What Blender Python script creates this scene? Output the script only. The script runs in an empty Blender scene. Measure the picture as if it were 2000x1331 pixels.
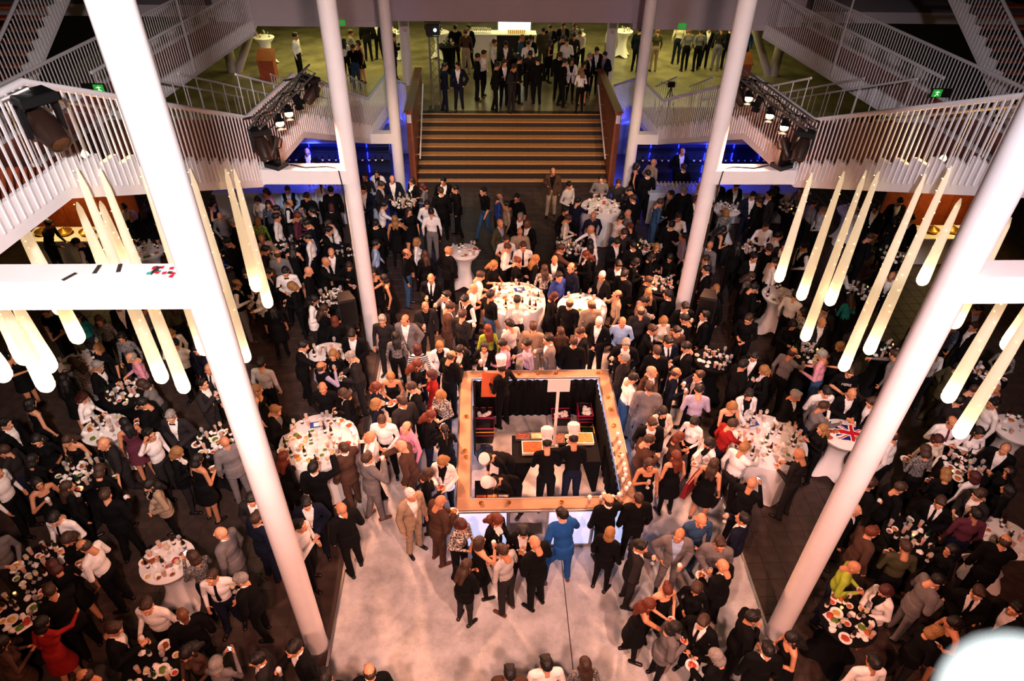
import bpy, math, random
import numpy as np
from mathutils import Matrix, Vector
random.seed(7)
PI = math.pi
scn = bpy.context.scene
COL = scn.collection

# ------------------------------------------------------------------ camera
F_PX, PITCH, YAW, ROLL, CAM_H = 1336.15, 0.676284, 0.0497539, 0.0225962, 10.76
CAM = np.array([-1.0, 0.0, CAM_H])
_fw = np.array([math.cos(PITCH)*math.sin(YAW), math.cos(PITCH)*math.cos(YAW), -math.sin(PITCH)])
_rt = np.array([math.cos(YAW), -math.sin(YAW), 0.0]); _up = np.cross(_rt, _fw)
_r2 = math.cos(ROLL)*_rt + math.sin(ROLL)*_up
_u2 = -math.sin(ROLL)*_rt + math.cos(ROLL)*_up
cam_data = bpy.data.cameras.new('camera'); cam = bpy.data.objects.new('camera', cam_data); COL.objects.link(cam)
m = Matrix.Identity(4)
for i in range(3):
    m[i][0] = _r2[i]; m[i][1] = _u2[i]; m[i][2] = -_fw[i]; m[i][3] = CAM[i]
cam.matrix_world = m
cam_data.sensor_width = 36; cam_data.lens = F_PX*36/2000; cam_data.clip_start = 0.02; cam_data.clip_end = 200
cam_data.dof.use_dof = True; cam_data.dof.focus_distance = 13.0; cam_data.dof.aperture_fstop = 2.8
scn.camera = cam
try:
    scn.cycles.max_bounces = 5; scn.cycles.diffuse_bounces = 3; scn.cycles.glossy_bounces = 2; scn.cycles.transmission_bounces = 3; scn.cycles.transparent_max_bounces = 6
except Exception: pass
def ray(px, py):
    return (px-1000)/F_PX*_r2 - (py-665.5)/F_PX*_u2 + _fw
def onz(px, py, z):
    d = ray(px, py); return CAM + d*((z-CAM_H)/d[2])
def ony(px, py, y):
    d = ray(px, py); return CAM + d*(y/d[1])
def proj(P):
    d = np.asarray(P, float)-CAM; z = d@_fw
    return 1000+F_PX*(d@_r2)/z, 665.5-F_PX*(d@_u2)/z

# ------------------------------------------------------------------ world, exposure, lights
scn.view_settings.view_transform = 'Standard'; scn.view_settings.look = 'None'
scn.view_settings.exposure = 0.78; scn.view_settings.gamma = 1.0; scn.view_settings.use_curve_mapping = False
w = bpy.data.worlds.new('dim_evening_air'); scn.world = w; w.use_nodes = True
w.node_tree.nodes['Background'].inputs[0].default_value = (0.5, 0.32, 0.28, 1)
w.node_tree.nodes['Background'].inputs[1].default_value = 0.006
def aim(o, tgt):
    d = Vector(tgt)-o.location; o.rotation_euler = d.to_track_quat('-Z', 'Y').to_euler()
def spot(name, loc, tgt, watts, color, size=60, blend=0.5, radius=0.12):
    l = bpy.data.lights.new(name, 'SPOT'); l.energy = watts; l.color = color; l.spot_size = math.radians(size); l.spot_blend = blend; l.shadow_soft_size = radius
    o = bpy.data.objects.new(name, l); COL.objects.link(o); o.location = loc; aim(o, tgt); return o
def point(name, loc, watts, color, radius=0.15):
    l = bpy.data.lights.new(name, 'POINT'); l.energy = watts; l.color = color; l.shadow_soft_size = radius
    o = bpy.data.objects.new(name, l); COL.objects.link(o); o.location = loc; return o
def area(name, loc, tgt, watts, color, sx, sy):
    l = bpy.data.lights.new(name, 'AREA'); l.shape = 'RECTANGLE'; l.size = sx; l.size_y = sy; l.energy = watts; l.color = color
    o = bpy.data.objects.new(name, l); COL.objects.link(o); o.location = loc; aim(o, tgt); return o
WARM = (1.0, 0.41, 0.23); PINK = (1.0, 0.50, 0.38); AMBER = (1.0, 0.66, 0.22); LIME = (0.80, 0.74, 0.26); BLUE = (0.05, 0.08, 1.0)
# stage lamps on the two trusses (their housings are built further down)
COOL = (1.0, 0.90, 0.90); LILAC = (0.96, 0.88, 0.96); EMBER = (1.0, 0.38, 0.24)
for sx in (-1, 1):
    spot('stage_lamp', (sx*4.75, 13.3, 5.6), (sx*-0.6, 8.2, 0), 3000, WARM, 66, 0.8, 0.4)
    spot('stage_lamp', (sx*4.65, 14.2, 5.6), (sx*0.4, 12.0, 0), 3300, WARM, 66, 0.8, 0.4)
    spot('stage_lamp', (sx*4.5, 15.0, 5.6), (sx*0.8, 22.5, 0.6), 900, (1.0, 0.66, 0.42), 50, 0.9, 0.2)
    # follow spots on the rail of the balcony the photograph is taken from
    spot('balcony_spot', (sx*3.2, -1.2, 11.6), (sx*-0.4, 8.4, 0), 2900, PINK, 60, 0.9, 0.25)
    spot('balcony_spot', (sx*1.2, -1.2, 11.8), (sx*5.8, 6.6, 0), 2100, EMBER, 58, 0.9, 0.25)
    spot('balcony_wash', (sx*1.5, -1.0, 12.2), (sx*4.6, 7.0, 6.8), 4600 if sx < 0 else 3000, COOL if sx < 0 else LILAC, 50, 0.9, 0.25)
    # warm lamps over the food stations below the galleries
    spot('station_lamp', (sx*12.6, 16.6, 3.6), (sx*12.7, 17.2, 0.9), 110, AMBER, 75, 0.6, 0.1)
    # blue bar lights
    point('bar_blue', (sx*6.4, 20.9, 1.8), 40, BLUE, 0.2)
    point('bar_blue', (sx*3.95, 23.4, 1.0), 70, BLUE, 0.2)
    # foyer ceiling lights
    area('foyer_ceiling_light', (sx*7.0, 31.0, 4.5), (sx*7.0, 31.0, 0), 230, LIME, 5, 5)
spot('balcony_wash', (0, -1.0, 12.4), (0, 24.0, 4.6), 2700, (1.0, 0.68, 0.60), 56, 0.8, 0.25)  # unseen lamp, added to brighten the foyer front and upper walkways
area('foyer_ceiling_light', (0, 32.5, 4.5), (0, 32.5, 0), 100, LIME, 5, 4)
# ------------------------------------------------------------------ materials
MATS = {}
def lin(c):
    return tuple((x/12.92 if x <= 0.04045 else ((x+0.055)/1.055)**2.4) for x in c)
def hexc(h):
    return lin(tuple(int(h[i:i+2], 16)/255 for i in (0, 2, 4)))
def mat(name, color, rough=0.6, metal=0.0, noise=0.0, scale=8.0, emit=None, strength=0.0, bump=0.0, bscale=60.0, alpha=None, trans=0.0, detail=4.0):
    if name in MATS: return MATS[name]
    if isinstance(color, str): color = hexc(color)
    mt = bpy.data.materials.new(name); mt.use_nodes = True; nt = mt.node_tree; b = nt.nodes['Principled BSDF']
    b.inputs['Base Color'].default_value = (*color, 1); b.inputs['Roughness'].default_value = rough; b.inputs['Metallic'].default_value = metal
    if rough >= 0.8: b.inputs['Specular IOR Level'].default_value = 0.15
    if noise or bump:
        tc = nt.nodes.new('ShaderNodeTexCoord')
    if noise:
        n = nt.nodes.new('ShaderNodeTexNoise'); n.inputs['Scale'].default_value = scale; n.inputs['Detail'].default_value = detail
        nt.links.new(tc.outputs['Object'], n.inputs['Vector'])
        r = nt.nodes.new('ShaderNodeValToRGB')
        r.color_ramp.elements[0].position = 0.3; r.color_ramp.elements[1].position = 0.7
        r.color_ramp.elements[0].color = tuple(max(0, c*(1-noise)) for c in color)+(1,)
        r.color_ramp.elements[1].color = tuple(min(1, c*(1+noise)) for c in color)+(1,)
        nt.links.new(n.outputs['Fac'], r.inputs['Fac']); nt.links.new(r.outputs['Color'], b.inputs['Base Color'])
    if bump:
        n2 = nt.nodes.new('ShaderNodeTexNoise'); n2.inputs['Scale'].default_value = bscale; nt.links.new(tc.outputs['Object'], n2.inputs['Vector'])
        bp = nt.nodes.new('ShaderNodeBump'); bp.inputs['Strength'].default_value = bump; bp.inputs['Distance'].default_value = 0.01
        nt.links.new(n2.outputs['Fac'], bp.inputs['Height']); nt.links.new(bp.outputs['Normal'], b.inputs['Normal'])
    if emit:
        b.inputs['Emission Color'].default_value = (*(hexc(emit) if isinstance(emit, str) else emit), 1); b.inputs['Emission Strength'].default_value = strength
    if trans: b.inputs['Transmission Weight'].default_value = trans
    if alpha is not None: b.inputs['Alpha'].default_value = alpha
    MATS[name] = mt; return mt
def pattern(name, c1, c2, kind='checker', scale=30.0, rough=0.8):
    if name in MATS: return MATS[name]
    mt = bpy.data.materials.new(name); mt.use_nodes = True; nt = mt.node_tree; b = nt.nodes['Principled BSDF']; b.inputs['Roughness'].default_value = rough
    tc = nt.nodes.new('ShaderNodeTexCoord')
    if kind == 'checker':
        n = nt.nodes.new('ShaderNodeTexChecker'); n.inputs['Scale'].default_value = scale
        n.inputs['Color1'].default_value = (*hexc(c1), 1); n.inputs['Color2'].default_value = (*hexc(c2), 1); out = n.outputs['Color']
    else:
        if kind == 'stripe':
            n = nt.nodes.new('ShaderNodeTexWave'); n.bands_direction = 'Z'; n.inputs['Scale'].default_value = scale; f = n.outputs['Fac']
        elif kind == 'vstripe':
            n = nt.nodes.new('ShaderNodeTexWave'); n.bands_direction = 'X'; n.inputs['Scale'].default_value = scale; f = n.outputs['Fac']
        else:
            n = nt.nodes.new('ShaderNodeTexNoise'); n.inputs['Scale'].default_value = scale; f = n.outputs['Fac']
        r = nt.nodes.new('ShaderNodeValToRGB'); r.color_ramp.elements[0].position = 0.46; r.color_ramp.elements[1].position = 0.54
        r.color_ramp.elements[0].color = (*hexc(c1), 1); r.color_ramp.elements[1].color = (*hexc(c2), 1)
        nt.links.new(f, r.inputs['Fac']); out = r.outputs['Color']
        nt.links.new(tc.outputs['Object'], n.inputs['Vector'])
    if kind == 'checker': nt.links.new(tc.outputs['Object'], n.inputs['Vector'])
    nt.links.new(out, b.inputs['Base Color']); MATS[name] = mt; return mt

WHITE = mat('white_painted_steel', 'e6dfdf', 0.5, noise=0.04, scale=3)
FLOOR = mat('dark_stone_tile', '3c2f2a', 0.5, noise=0.35, scale=5, bump=0.08, bscale=90)
GROUT = mat('dark_grout', '4a3e3a', 0.9)
PALE = mat('pale_mottled_floor', 'b4b4b5', 0.55, noise=0.3, scale=1.6, bump=0.08, bscale=30, detail=15)
_n = [n for n in PALE.node_tree.nodes if n.type == 'TEX_NOISE'][0]; _n.inputs['Roughness'].default_value = 0.72
_r = [n for n in PALE.node_tree.nodes if n.type == 'VALTORGB'][0]; _r.color_ramp.elements[0].position = 0.36; _r.color_ramp.elements[1].position = 0.62
WOODRED = mat('red_brown_wood', '9c4522', 0.5, noise=0.25, scale=6)
WOODSTAIR = mat('stair_oak', 'bd8850', 0.5, noise=0.2, scale=12)
DARKRISER = mat('dark_riser', '241b17', 0.7)
WOODPANEL = mat('parapet_wood', '8a4a26', 0.45, noise=0.2, scale=5)
MAUVE = mat('mauve_plaster', 'b8abb0', 0.8, noise=0.03, scale=2)
CONC = mat('worn_concrete', '7c7256', 0.3, noise=0.4, scale=1.5, detail=8, bump=0.05, bscale=30)
BLACKM = mat('black_metal', '0d0d0f', 0.4)
STEEL = mat('brushed_steel', 'b9b6b4', 0.3, metal=0.9)
DARKWALL = mat('dark_wall', '1d1817', 0.9)
BLACKCLOTH = mat('black_stretch_cloth', '0a0a0c', 0.85, bump=0.2, bscale=25)
WHITECLOTH = mat('white_stretch_cloth', 'e9e4e2', 0.75, bump=0.1, bscale=20)

# ------------------------------------------------------------------ mesh helpers
class MB:
    def __init__(s): s.v = []; s.f = []; s.m = []
    def add(s, vs, fs, mi=0):
        o = len(s.v); s.v += [tuple(map(float, v)) for v in vs]; s.f += [tuple(i+o for i in f) for f in fs]; s.m += [mi]*len(fs); return s
    def hexa(s, p, mi=0):
        return s.add(p, [(3, 2, 1, 0), (4, 5, 6, 7), (0, 1, 5, 4), (1, 2, 6, 5), (2, 3, 7, 6), (3, 0, 4, 7)], mi)
    def box(s, x0, x1, y0, y1, z0, z1, mi=0):
        return s.hexa([(x0, y0, z0), (x1, y0, z0), (x1, y1, z0), (x0, y1, z0), (x0, y0, z1), (x1, y0, z1), (x1, y1, z1), (x0, y1, z1)], mi)
    def bbox(s, x0, x1, y0, y1, z0, z1, b=0.01, mi=0):
        # box with a chamfered top edge
        s.add([(x0, y0, z0), (x1, y0, z0), (x1, y1, z0), (x0, y1, z0), (x0, y0, z1-b), (x1, y0, z1-b), (x1, y1, z1-b), (x0, y1, z1-b),
               (x0+b, y0+b, z1), (x1-b, y0+b, z1), (x1-b, y1-b, z1), (x0+b, y1-b, z1)],
              [(3, 2, 1, 0), (0, 1, 5, 4), (1, 2, 6, 5), (2, 3, 7, 6), (3, 0, 4, 7), (4, 5, 9, 8), (5, 6, 10, 9), (6, 7, 11, 10), (7, 4, 8, 11), (8, 9, 10, 11)], mi); return s
    def tube(s, pts, r, n=8, mi=0, caps=True):
        pts = [np.array(p, float) for p in pts]; rs = r if hasattr(r, '__len__') else [r]*len(pts)
        base = len(s.v); d0 = pts[1]-pts[0]; a = np.array([0, 0, 1.0]) if abs(d0[2]) < 0.9*np.linalg.norm(d0) else np.array([1.0, 0, 0])
        u = np.cross(d0, a); u /= np.linalg.norm(u)
        for i, p in enumerate(pts):
            d = pts[min(i+1, len(pts)-1)]-pts[max(i-1, 0)]; d /= np.linalg.norm(d)+1e-12
            u = u-d*(u@d); u /= np.linalg.norm(u)+1e-12; v = np.cross(d, u)
            for k in range(n):
                t = 2*PI*k/n; s.v.append(tuple(p+rs[i]*(math.cos(t)*u+math.sin(t)*v)))
        for i in range(len(pts)-1):
            for k in range(n):
                k2 = (k+1) % n; s.f.append((base+i*n+k, base+i*n+k2, base+(i+1)*n+k2, base+(i+1)*n+k)); s.m.append(mi)
        if caps:
            s.f.append(tuple(base+k for k in range(n-1, -1, -1))); s.m.append(mi)
            e = base+(len(pts)-1)*n; s.f.append(tuple(e+k for k in range(n))); s.m.append(mi)
        return s
    def lathe(s, prof, n=16, c=(0, 0, 0), mi=0, sx=1.0, sy=1.0):
        base = len(s.v)
        for (r, z) in prof:
            for k in range(n):
                t = 2*PI*k/n; s.v.append((c[0]+sx*r*math.cos(t), c[1]+sy*r*math.sin(t), c[2]+z))
        for i in range(len(prof)-1):
            for k in range(n):
                k2 = (k+1) % n; s.f.append((base+i*n+k, base+i*n+k2, base+(i+1)*n+k2, base+(i+1)*n+k)); s.m.append(mi)
        if prof[0][0] > 1e-4: s.f.append(tuple(base+k for k in range(n-1, -1, -1))); s.m.append(mi)
        if prof[-1][0] > 1e-4:
            e = base+(len(prof)-1)*n; s.f.append(tuple(e+k for k in range(n))); s.m.append(mi)
        return s
    def mesh(s, name, mats, smooth=False):
        me = bpy.data.meshes.new(name); me.from_pydata(s.v, [], s.f)
        for mt in (mats if isinstance(mats, (list, tuple)) else [mats]): me.materials.append(mt)
        if any(s.m): me.polygons.foreach_set('material_index', s.m)
        if smooth:
            me.polygons.foreach_set('use_smooth', [True]*len(s.f))
            try: me.set_sharp_from_angle(angle=math.radians(40))
            except Exception: pass
        me.update(); return me
def link(name, me, parent=None, loc=None, rotz=0.0, scale=None):
    o = bpy.data.objects.new(name, me); COL.objects.link(o)
    if parent is not None: o.parent = parent
    if loc is not None: o.location = loc
    if rotz: o.rotation_euler = (0, 0, rotz)
    if scale is not None: o.scale = scale if hasattr(scale, '__len__') else (scale,)*3
    return o
def tag(o, label=None, cat=None, group=None, kind=None):
    if label: o['label'] = label
    if cat: o['category'] = cat
    if group: o['group'] = group
    if kind: o['kind'] = kind
    return o
def thing(name, label, cat, loc=(0, 0, 0), rotz=0.0, group=None):
    return tag(link(name, None, None, loc, rotz), label, cat, group)
def part(name, mb, mt, parent, smooth=False): return link(name, mb.mesh(name, mt, smooth), parent)
def struct(name, mb, mt, smooth=False): return tag(link(name, mb.mesh(name, mt, smooth)), kind='structure')

# ------------------------------------------------------------------ setting: floors, walls
HW = 18.0
TS = 0.33
fl = struct('floor', MB().box(-HW, HW, -1.0, 26.0, -0.2, -0.012), GROUT)
tile_mesh = MB().bbox(-TS/2+0.004, TS/2-0.004, -TS/2+0.004, TS/2-0.004, -0.012, 0.0, 0.003).mesh('tile', FLOOR)
PX0, PX1, PYF = -3.52, 3.62, 12.95      # pale central floor
cells = []
for i in range(-54, 54):
    for j in range(4, 74):
        x, y = (i+0.5)*TS, (j+0.5)*TS
        if PX0-TS/2 < x < PX1+TS/2 and y < PYF: continue
        u, v = proj((x, y, 0))
        if -150 < u < 2150 and 180 < v < 1480: cells.append((y, x, 0 < u < 2000 and v < 1331))
near = sorted([c for c in cells if c[2]])[:300]
for (y, x, _) in near: link('tile', tile_mesh, fl, (x, y, 0))
ns = set((a, b) for a, b, _ in near)
rest = MB()
for (y, x, _) in cells:
    if (y, x) not in ns: rest.bbox(x-TS/2+0.004, x+TS/2-0.004, y-TS/2+0.004, y+TS/2-0.004, -0.012, 0.0, 0.003)
tag(part('far_tiles', rest, FLOOR, fl), kind='stuff')
xm = 0.33
pf = struct('floor_pale_platform', MB().box(PX0, PX1, 3.0, PYF, -0.01, 0.02), GROUT)
for a, b in ((PX0+0.03, xm-0.007), (xm+0.007, PX1-0.03)):
    for c, d in ((3.0, PYF-0.03),):
        part('floor_panel', MB().bbox(a, b, c, d, 0.0, 0.032, 0.006), PALE, pf)
for a, b in ((PX0-0.03, PX0+0.03), (PX1-0.03, PX1+0.03)):
    part('edge_strip', MB().bbox(a, b, 3.0, PYF, 0.0, 0.038, 0.01), STEEL, pf)
part('edge_strip', MB().bbox(PX0, PX1, PYF-0.03, PYF+0.03, 0.0, 0.038, 0.01), STEEL, pf)
struct('wall_left', MB().box(-HW-0.3, -HW, -1, 46, 0, 12), DARKWALL)
struct('wall_right', MB().box(HW, HW+0.3, -1, 46, 0, 12), DARKWALL)
struct('wall_back', MB().box(-HW, HW, 42, 42.3, 1.55, 8), mat('foyer_back_wall', '6a6048', 0.9))
FZ = 1.55
foy = struct('floor_foyer', MB().box(-HW, HW, 24.75, 42, 0.0, FZ), CONC)
wf = struct('wall_foyer_front', MB().box(-9.6, 9.6, 24.0, 24.35, 4.87, 7.0).box(-9.6, -3.95, 23.98, 24.37, 4.68, 4.87).box(3.95, 9.6, 23.98, 24.37, 4.68, 4.87), MAUVE)
struct('ceiling_foyer', MB().box(-HW, HW, 24.35, 42, 4.85, 5.2), MAUVE)

# main stairs
NST, TD, RH = 9, 0.335, FZ/9
st = thing('wide_staircase', 'wide central staircase with striped oak treads up to the foyer', 'staircase', (0, 22.05, 0))
tread_me = MB().bbox(-3.3, 3.3, 0, TD-0.02, -0.035, 0.0, 0.006).mesh('tread', WOODSTAIR)
riser_me = MB().box(-3.3, 3.3, 0.0, 0.02, -RH, -0.035).mesh('riser', DARKRISER)
for k in range(NST):
    link('tread', tread_me, st, (0, k*TD, (k+1)*RH)); link('riser', riser_me, st, (0, k*TD, (k+1)*RH))
    if k: pass
part('stair_core', MB().add([(-3.3, 0.03, 0), (3.3, 0.03, 0), (3.3, NST*TD, 0), (-3.3, NST*TD, 0), (-3.3, 0.03, 0.1), (3.3, 0.03, 0.1), (3.3, NST*TD, FZ-0.06), (-3.3, NST*TD, FZ-0.06)],
     [(3, 2, 1, 0), (4, 5, 6, 7), (0, 1, 5, 4), (1, 2, 6, 5), (2, 3, 7, 6), (3, 0, 4, 7)]), DARKRISER, st)
for sx, nm in ((-1, 'left'), (1, 'right')):
    pp = thing('stair_parapet', 'brown wooden parapet along the %s edge of the wide staircase' % nm, 'parapet', (sx*3.42, 21.95, 0))
    part('panel', MB().bbox(-0.1, 0.1, 0, 4.4, 0, 2.62, 0.01), WOODPANEL, pp)
    part('cap', MB().bbox(-0.14, 0.14, -0.03, 4.43, 2.62, 2.68, 0.015), mat('parapet_cap_wood', '7a4225', 0.5, noise=0.15), pp)
    part('number_plate', MB().bbox(-0.07, 0.07, -0.045, -0.0, 2.28, 2.55, 0.005), WHITE, pp)
    hr = part('handrail', MB().tube([(-sx*0.25, 0.2, 0.95), (-sx*0.25, 3.1, 0.95+FZ)], 0.025, 8), WHITE, pp, True)
    for k in range(5):
        y = 0.4+k*0.65; z = 0.95+(y-0.2)/2.9*FZ
        part('bracket', MB().tube([(-sx*0.09, y, z-0.06), (-sx*0.25, y, z-0.02)], 0.012, 6), STEEL, hr)

# ------------------------------------------------------------------ columns with beams
GX, GK, GY = 5.5, 0.1316, 13.2
def gx(Y, wd=0.0): return GX-GK*(Y-GY)+wd
def G(sx, wd, Y, z): return (sx*gx(Y, wd), Y, z)
def rnd_prof(r, h): return [(r+0.03, 0), (r+0.03, 0.04), (r, 0.045), (r, h)]
CNAME = {0: 'nearest', 1: 'middle', 2: 'farthest'}
for ci, (cy, bz) in enumerate(((5.6, 7.13), (13.2, 4.74), (20.8, 2.42))):
    for sx, nm in ((-1, 'left'), (1, 'right')):
        cx = sx*3.74
        c = thing('column', '%s tall white round column on the %s side, with a side beam' % (CNAME[ci], nm), 'column', (cx, cy, 0), group='white columns')
        part('shaft', MB().lathe([(0.172, 0.05), (0.172, 12.5)], 32), WHITE, c, True)
        part('base_ring', MB().lathe([(0.2, 0), (0.2, 0.03), (0.185, 0.05), (0.172, 0.05)], 32), STEEL, c, True)
        x1 = sx*gx(cy, 0.02)-cx
        part('beam', MB().bbox(min(0, x1), max(0, x1), -0.17, 0.17, bz-0.31, bz, 0.015), WHITE, c)

# ------------------------------------------------------------------ gallery stairs on both sides
GW = 4.3
LAND = [(3.0, 8.0, 7.10), (13.0, 15.55, 4.80), (20.8, 23.0, 2.45)]
FLT = [(8.0, 13.0, 7.10, 4.80, 14), (15.55, 20.8, 4.80, 2.45, 14), (23.0, 24.75, 2.45, 1.55, 5)]
BAL = MB().box(-0.008, 0.008, -0.015, 0.015, -1.26, 0.0).mesh('baluster', WHITE)
def floorz(Y):
    for a, b, z in LAND:
        if a <= Y <= b: return z
    for a, b, z0, z1, n in FLT:
        if a <= Y <= b: return z0+(z1-z0)*(Y-a)/(b-a)
    return 1.55
for sx, nm in ((-1, 'left'), (1, 'right')):
    g = thing('gallery_stair', 'white balustraded gallery stair with red-brown treads stepping down the %s side' % nm, 'staircase')
    for a, b, z in LAND:
        part('landing', MB().hexa([G(sx, .05, a, z-.06), G(sx, GW, a, z-.06), G(sx, GW, b, z-.06), G(sx, .05, b, z-.06), G(sx, .05, a, z), G(sx, GW, a, z), G(sx, GW, b, z), G(sx, .05, b, z)]), WOODRED, g)
        part('soffit', MB().hexa([G(sx, .05, a, z-.4), G(sx, GW, a, z-.4), G(sx, GW, b, z-.4), G(sx, .05, b, z-.4), G(sx, .05, a, z-.061), G(sx, GW, a, z-.061), G(sx, GW, b, z-.061), G(sx, .05, b, z-.061)]), WHITE, g)
        part('stringer', MB().hexa([G(sx, -.02, a, z-.42), G(sx, .05, a, z-.42), G(sx, .05, b, z-.42), G(sx, -.02, b, z-.42), G(sx, -.02, a, z+.03), G(sx, .05, a, z+.03), G(sx, .05, b, z+.03), G(sx, -.02, b, z+.03)]), WHITE, g)
    for a, b, z0, z1, n in FLT:
        dy, dz = (b-a)/n, (z0-z1)/n
        s = MB()
        for k in range(n):
            ya, yb, zt = a+k*dy, a+(k+1)*dy, z0-(k+1)*dz+dz
            za, zb = z0-k*dz-.42, z0-(k+1)*dz-.42
            zt2 = zt+0.03
            s.hexa([G(sx, -.02, ya, za), G(sx, .05, ya, za), G(sx, .05, yb, zb), G(sx, -.02, yb, zb), G(sx, -.02, ya, zt2), G(sx, .05, ya, zt2), G(sx, .05, yb, zt2), G(sx, -.02, yb, zt2)])
            zt -= dz*0 
            t = zt-dz
            part('tread', MB().hexa([G(sx, .05, ya, t-.05), G(sx, GW, ya, t-.05), G(sx, GW, yb, t-.05), G(sx, .05, yb, t-.05), G(sx, .05, ya, t), G(sx, GW, ya, t), G(sx, GW, yb, t), G(sx, .05, yb, t)]), WOODRED, g)
        part('sawtooth_stringer', s, WHITE, g)
        part('soffit', MB().hexa([G(sx, .05, a, z0-.4), G(sx, GW, a, z0-.4), G(sx, GW, b, z1-.4), G(sx, .05, b, z1-.4), G(sx, .05, a, z0-.26), G(sx, GW, a, z0-.26), G(sx, GW, b, z1-.26), G(sx, .05, b, z1-.26)]), WHITE, g)
        # mid handrails across the wide flights
        for wd in (1.23, 2.46, 3.69):
            pts = [G(sx, wd, a, z0+1.02), G(sx, wd, b, z1+1.02)]
            r = part('mid_handrail', MB().tube(pts, 0.028, 8), WHITE, g, True)
            q = MB()
            for k in range(9):
                t = (k+.1)/9; Y = a+(b-a)*t; z = z0+(z1-z0)*t
                part('post', MB().tube([G(sx, wd, Y, z-.1), G(sx, wd, Y, z+1.0)], 0.011, 6), WHITE, r)
    pts = [G(sx, 0, 3.0, 8.12), G(sx, 0, 8.0, 8.12), G(sx, 0, 13.0, 5.82), G(sx, 0, 15.55, 5.82), G(sx, 0, 20.8, 3.45), G(sx, 0, 23.0, 3.45), G(sx, 0, 25.6, 2.3)]
    part('handrail', MB().tube(pts, 0.045, 10), WHITE, g, True)
    Y = 5.2
    while Y < 25.5:
        z = floorz(Y) if Y <= 24.75 else 2.45-(Y-23)*0.4423
        o = link('baluster', BAL, g, (sx*gx(Y, -0.03), Y, z+1.0)); Y += 0.118
    # level walkway running on behind, joined to the foyer front
    bz = 4.8
    br = thing('walkway_bridge', 'white railed walkway running back to the foyer front on the %s side' % nm, 'walkway')
    w0, w1 = 4.35, 5.75
    part('deck', MB().hexa([G(sx, w0, 13, bz-.06), G(sx, w1, 13, bz-.06), G(sx, w1, 24, bz-.06), G(sx, w0, 24, bz-.06), G(sx, w0, 13, bz), G(sx, w1, 13, bz), G(sx, w1, 24, bz), G(sx, w0, 24, bz)]), WOODRED, br)
    for wd, ya in ((w0, 15.6), (w1, 13.0)):
        part('edge_beam', MB().hexa([G(sx, wd-.05, 13, bz-.35), G(sx, wd+.05, 13, bz-.35), G(sx, wd+.05, 24, bz-.35), G(sx, wd-.05, 24, bz-.35), G(sx, wd-.05, 13, bz+.08), G(sx, wd+.05, 13, bz+.08), G(sx, wd+.05, 24, bz+.08), G(sx, wd-.05, 24, bz+.08)]), WHITE, br)
        part('handrail', MB().tube([G(sx, wd, ya, bz+1.02), G(sx, wd, 24, bz+1.02)], 0.04, 8), WHITE, br, True)
        Y = ya
        while Y < 23.9:
            link('baluster', BAL, br, (sx*gx(Y, wd-.06), Y, bz+1.0)); Y += 0.118
    part('hanger_rod', MB().tube([G(sx, w0-.1, 19.6, bz-.2), G(sx, w0-.1, 19.6, 12)], 0.025, 6), WHITE, br, True)
    # corner flight climbing up beside the walkway
    cf = thing('corner_stair', 'steep dark upper stair with white sawtooth side in the top %s corner' % nm, 'staircase')
    a, b, z0, z1, n = 15.2, 22.4, 4.8, 9.12, 24
    wa, wb = 6.4, 8.2
    s = MB(); dy, dz = (b-a)/n, (z1-z0)/n
    for k in range(n):
        ya, yb, zt = a+k*dy, a+(k+1)*dy, z0+(k+1)*dz
        za, zb = z0+k*dz-.35, z0+(k+1)*dz-.35
        s.hexa([G(sx, wa-.05, ya, za), G(sx, wa, ya, za), G(sx, wa, yb, zb), G(sx, wa-.05, yb, zb), G(sx, wa-.05, ya, zt+.02), G(sx, wa, ya, zt+.02), G(sx, wa, yb, zt+.02), G(sx, wa-.05, yb, zt+.02)])
        part('tread', MB().hexa([G(sx, wa, ya, zt-.05), G(sx, wb, ya, zt-.05), G(sx, wb, yb, zt-.05), G(sx, wa, yb, zt-.05), G(sx, wa, ya, zt), G(sx, wb, ya, zt), G(sx, wb, yb, zt), G(sx, wa, yb, zt)]), WOODRED, cf)
    part('sawtooth_stringer', s, WHITE, cf)
    part('handrail', MB().tube([G(sx, wa, 13.2, z0+1.02), G(sx, wa, a, z0+1.02), G(sx, wa, b, z1+1.02)], 0.04, 8), WHITE, cf, True)
    Y = 13.2
    while Y < b:
        z = z0+max(0, (Y-a))/(b-a)*(z1-z0); link('baluster', BAL, cf, (sx*gx(Y, wa-.06), Y, z+1.0)); Y += 0.118
    part('platform', MB().hexa([G(sx, w1, 13, bz-.3), G(sx, wb, 13, bz-.3), G(sx, wb, 15.4, bz-.3), G(sx, w1, 15.4, bz-.3), G(sx, w1, 13, bz), G(sx, wb, 13, bz), G(sx, wb, 15.4, bz), G(sx, w1, 15.4, bz)]), WOODRED, cf)
    # green exit sign on the walkway end
    es = thing('exit_sign', 'small green running-man exit sign on the %s walkway rail' % nm, 'sign', (sx*gx(15.55, w0), 15.5, 5.62), group='green exit signs')
    part('housing', MB().bbox(-0.24, 0.24, -0.02, 0.03, -0.2, 0.0, 0.004), BLACKM, es)
    part('green_panel', MB().box(-0.22 if sx > 0 else 0.0, 0.0 if sx > 0 else 0.22, -0.026, -0.02, -0.185, -0.015), mat('exit_green', '1f7a2a', 0.5, emit='2fae3c', strength=0.35), es)
    ox = -0.11*sx
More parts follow.
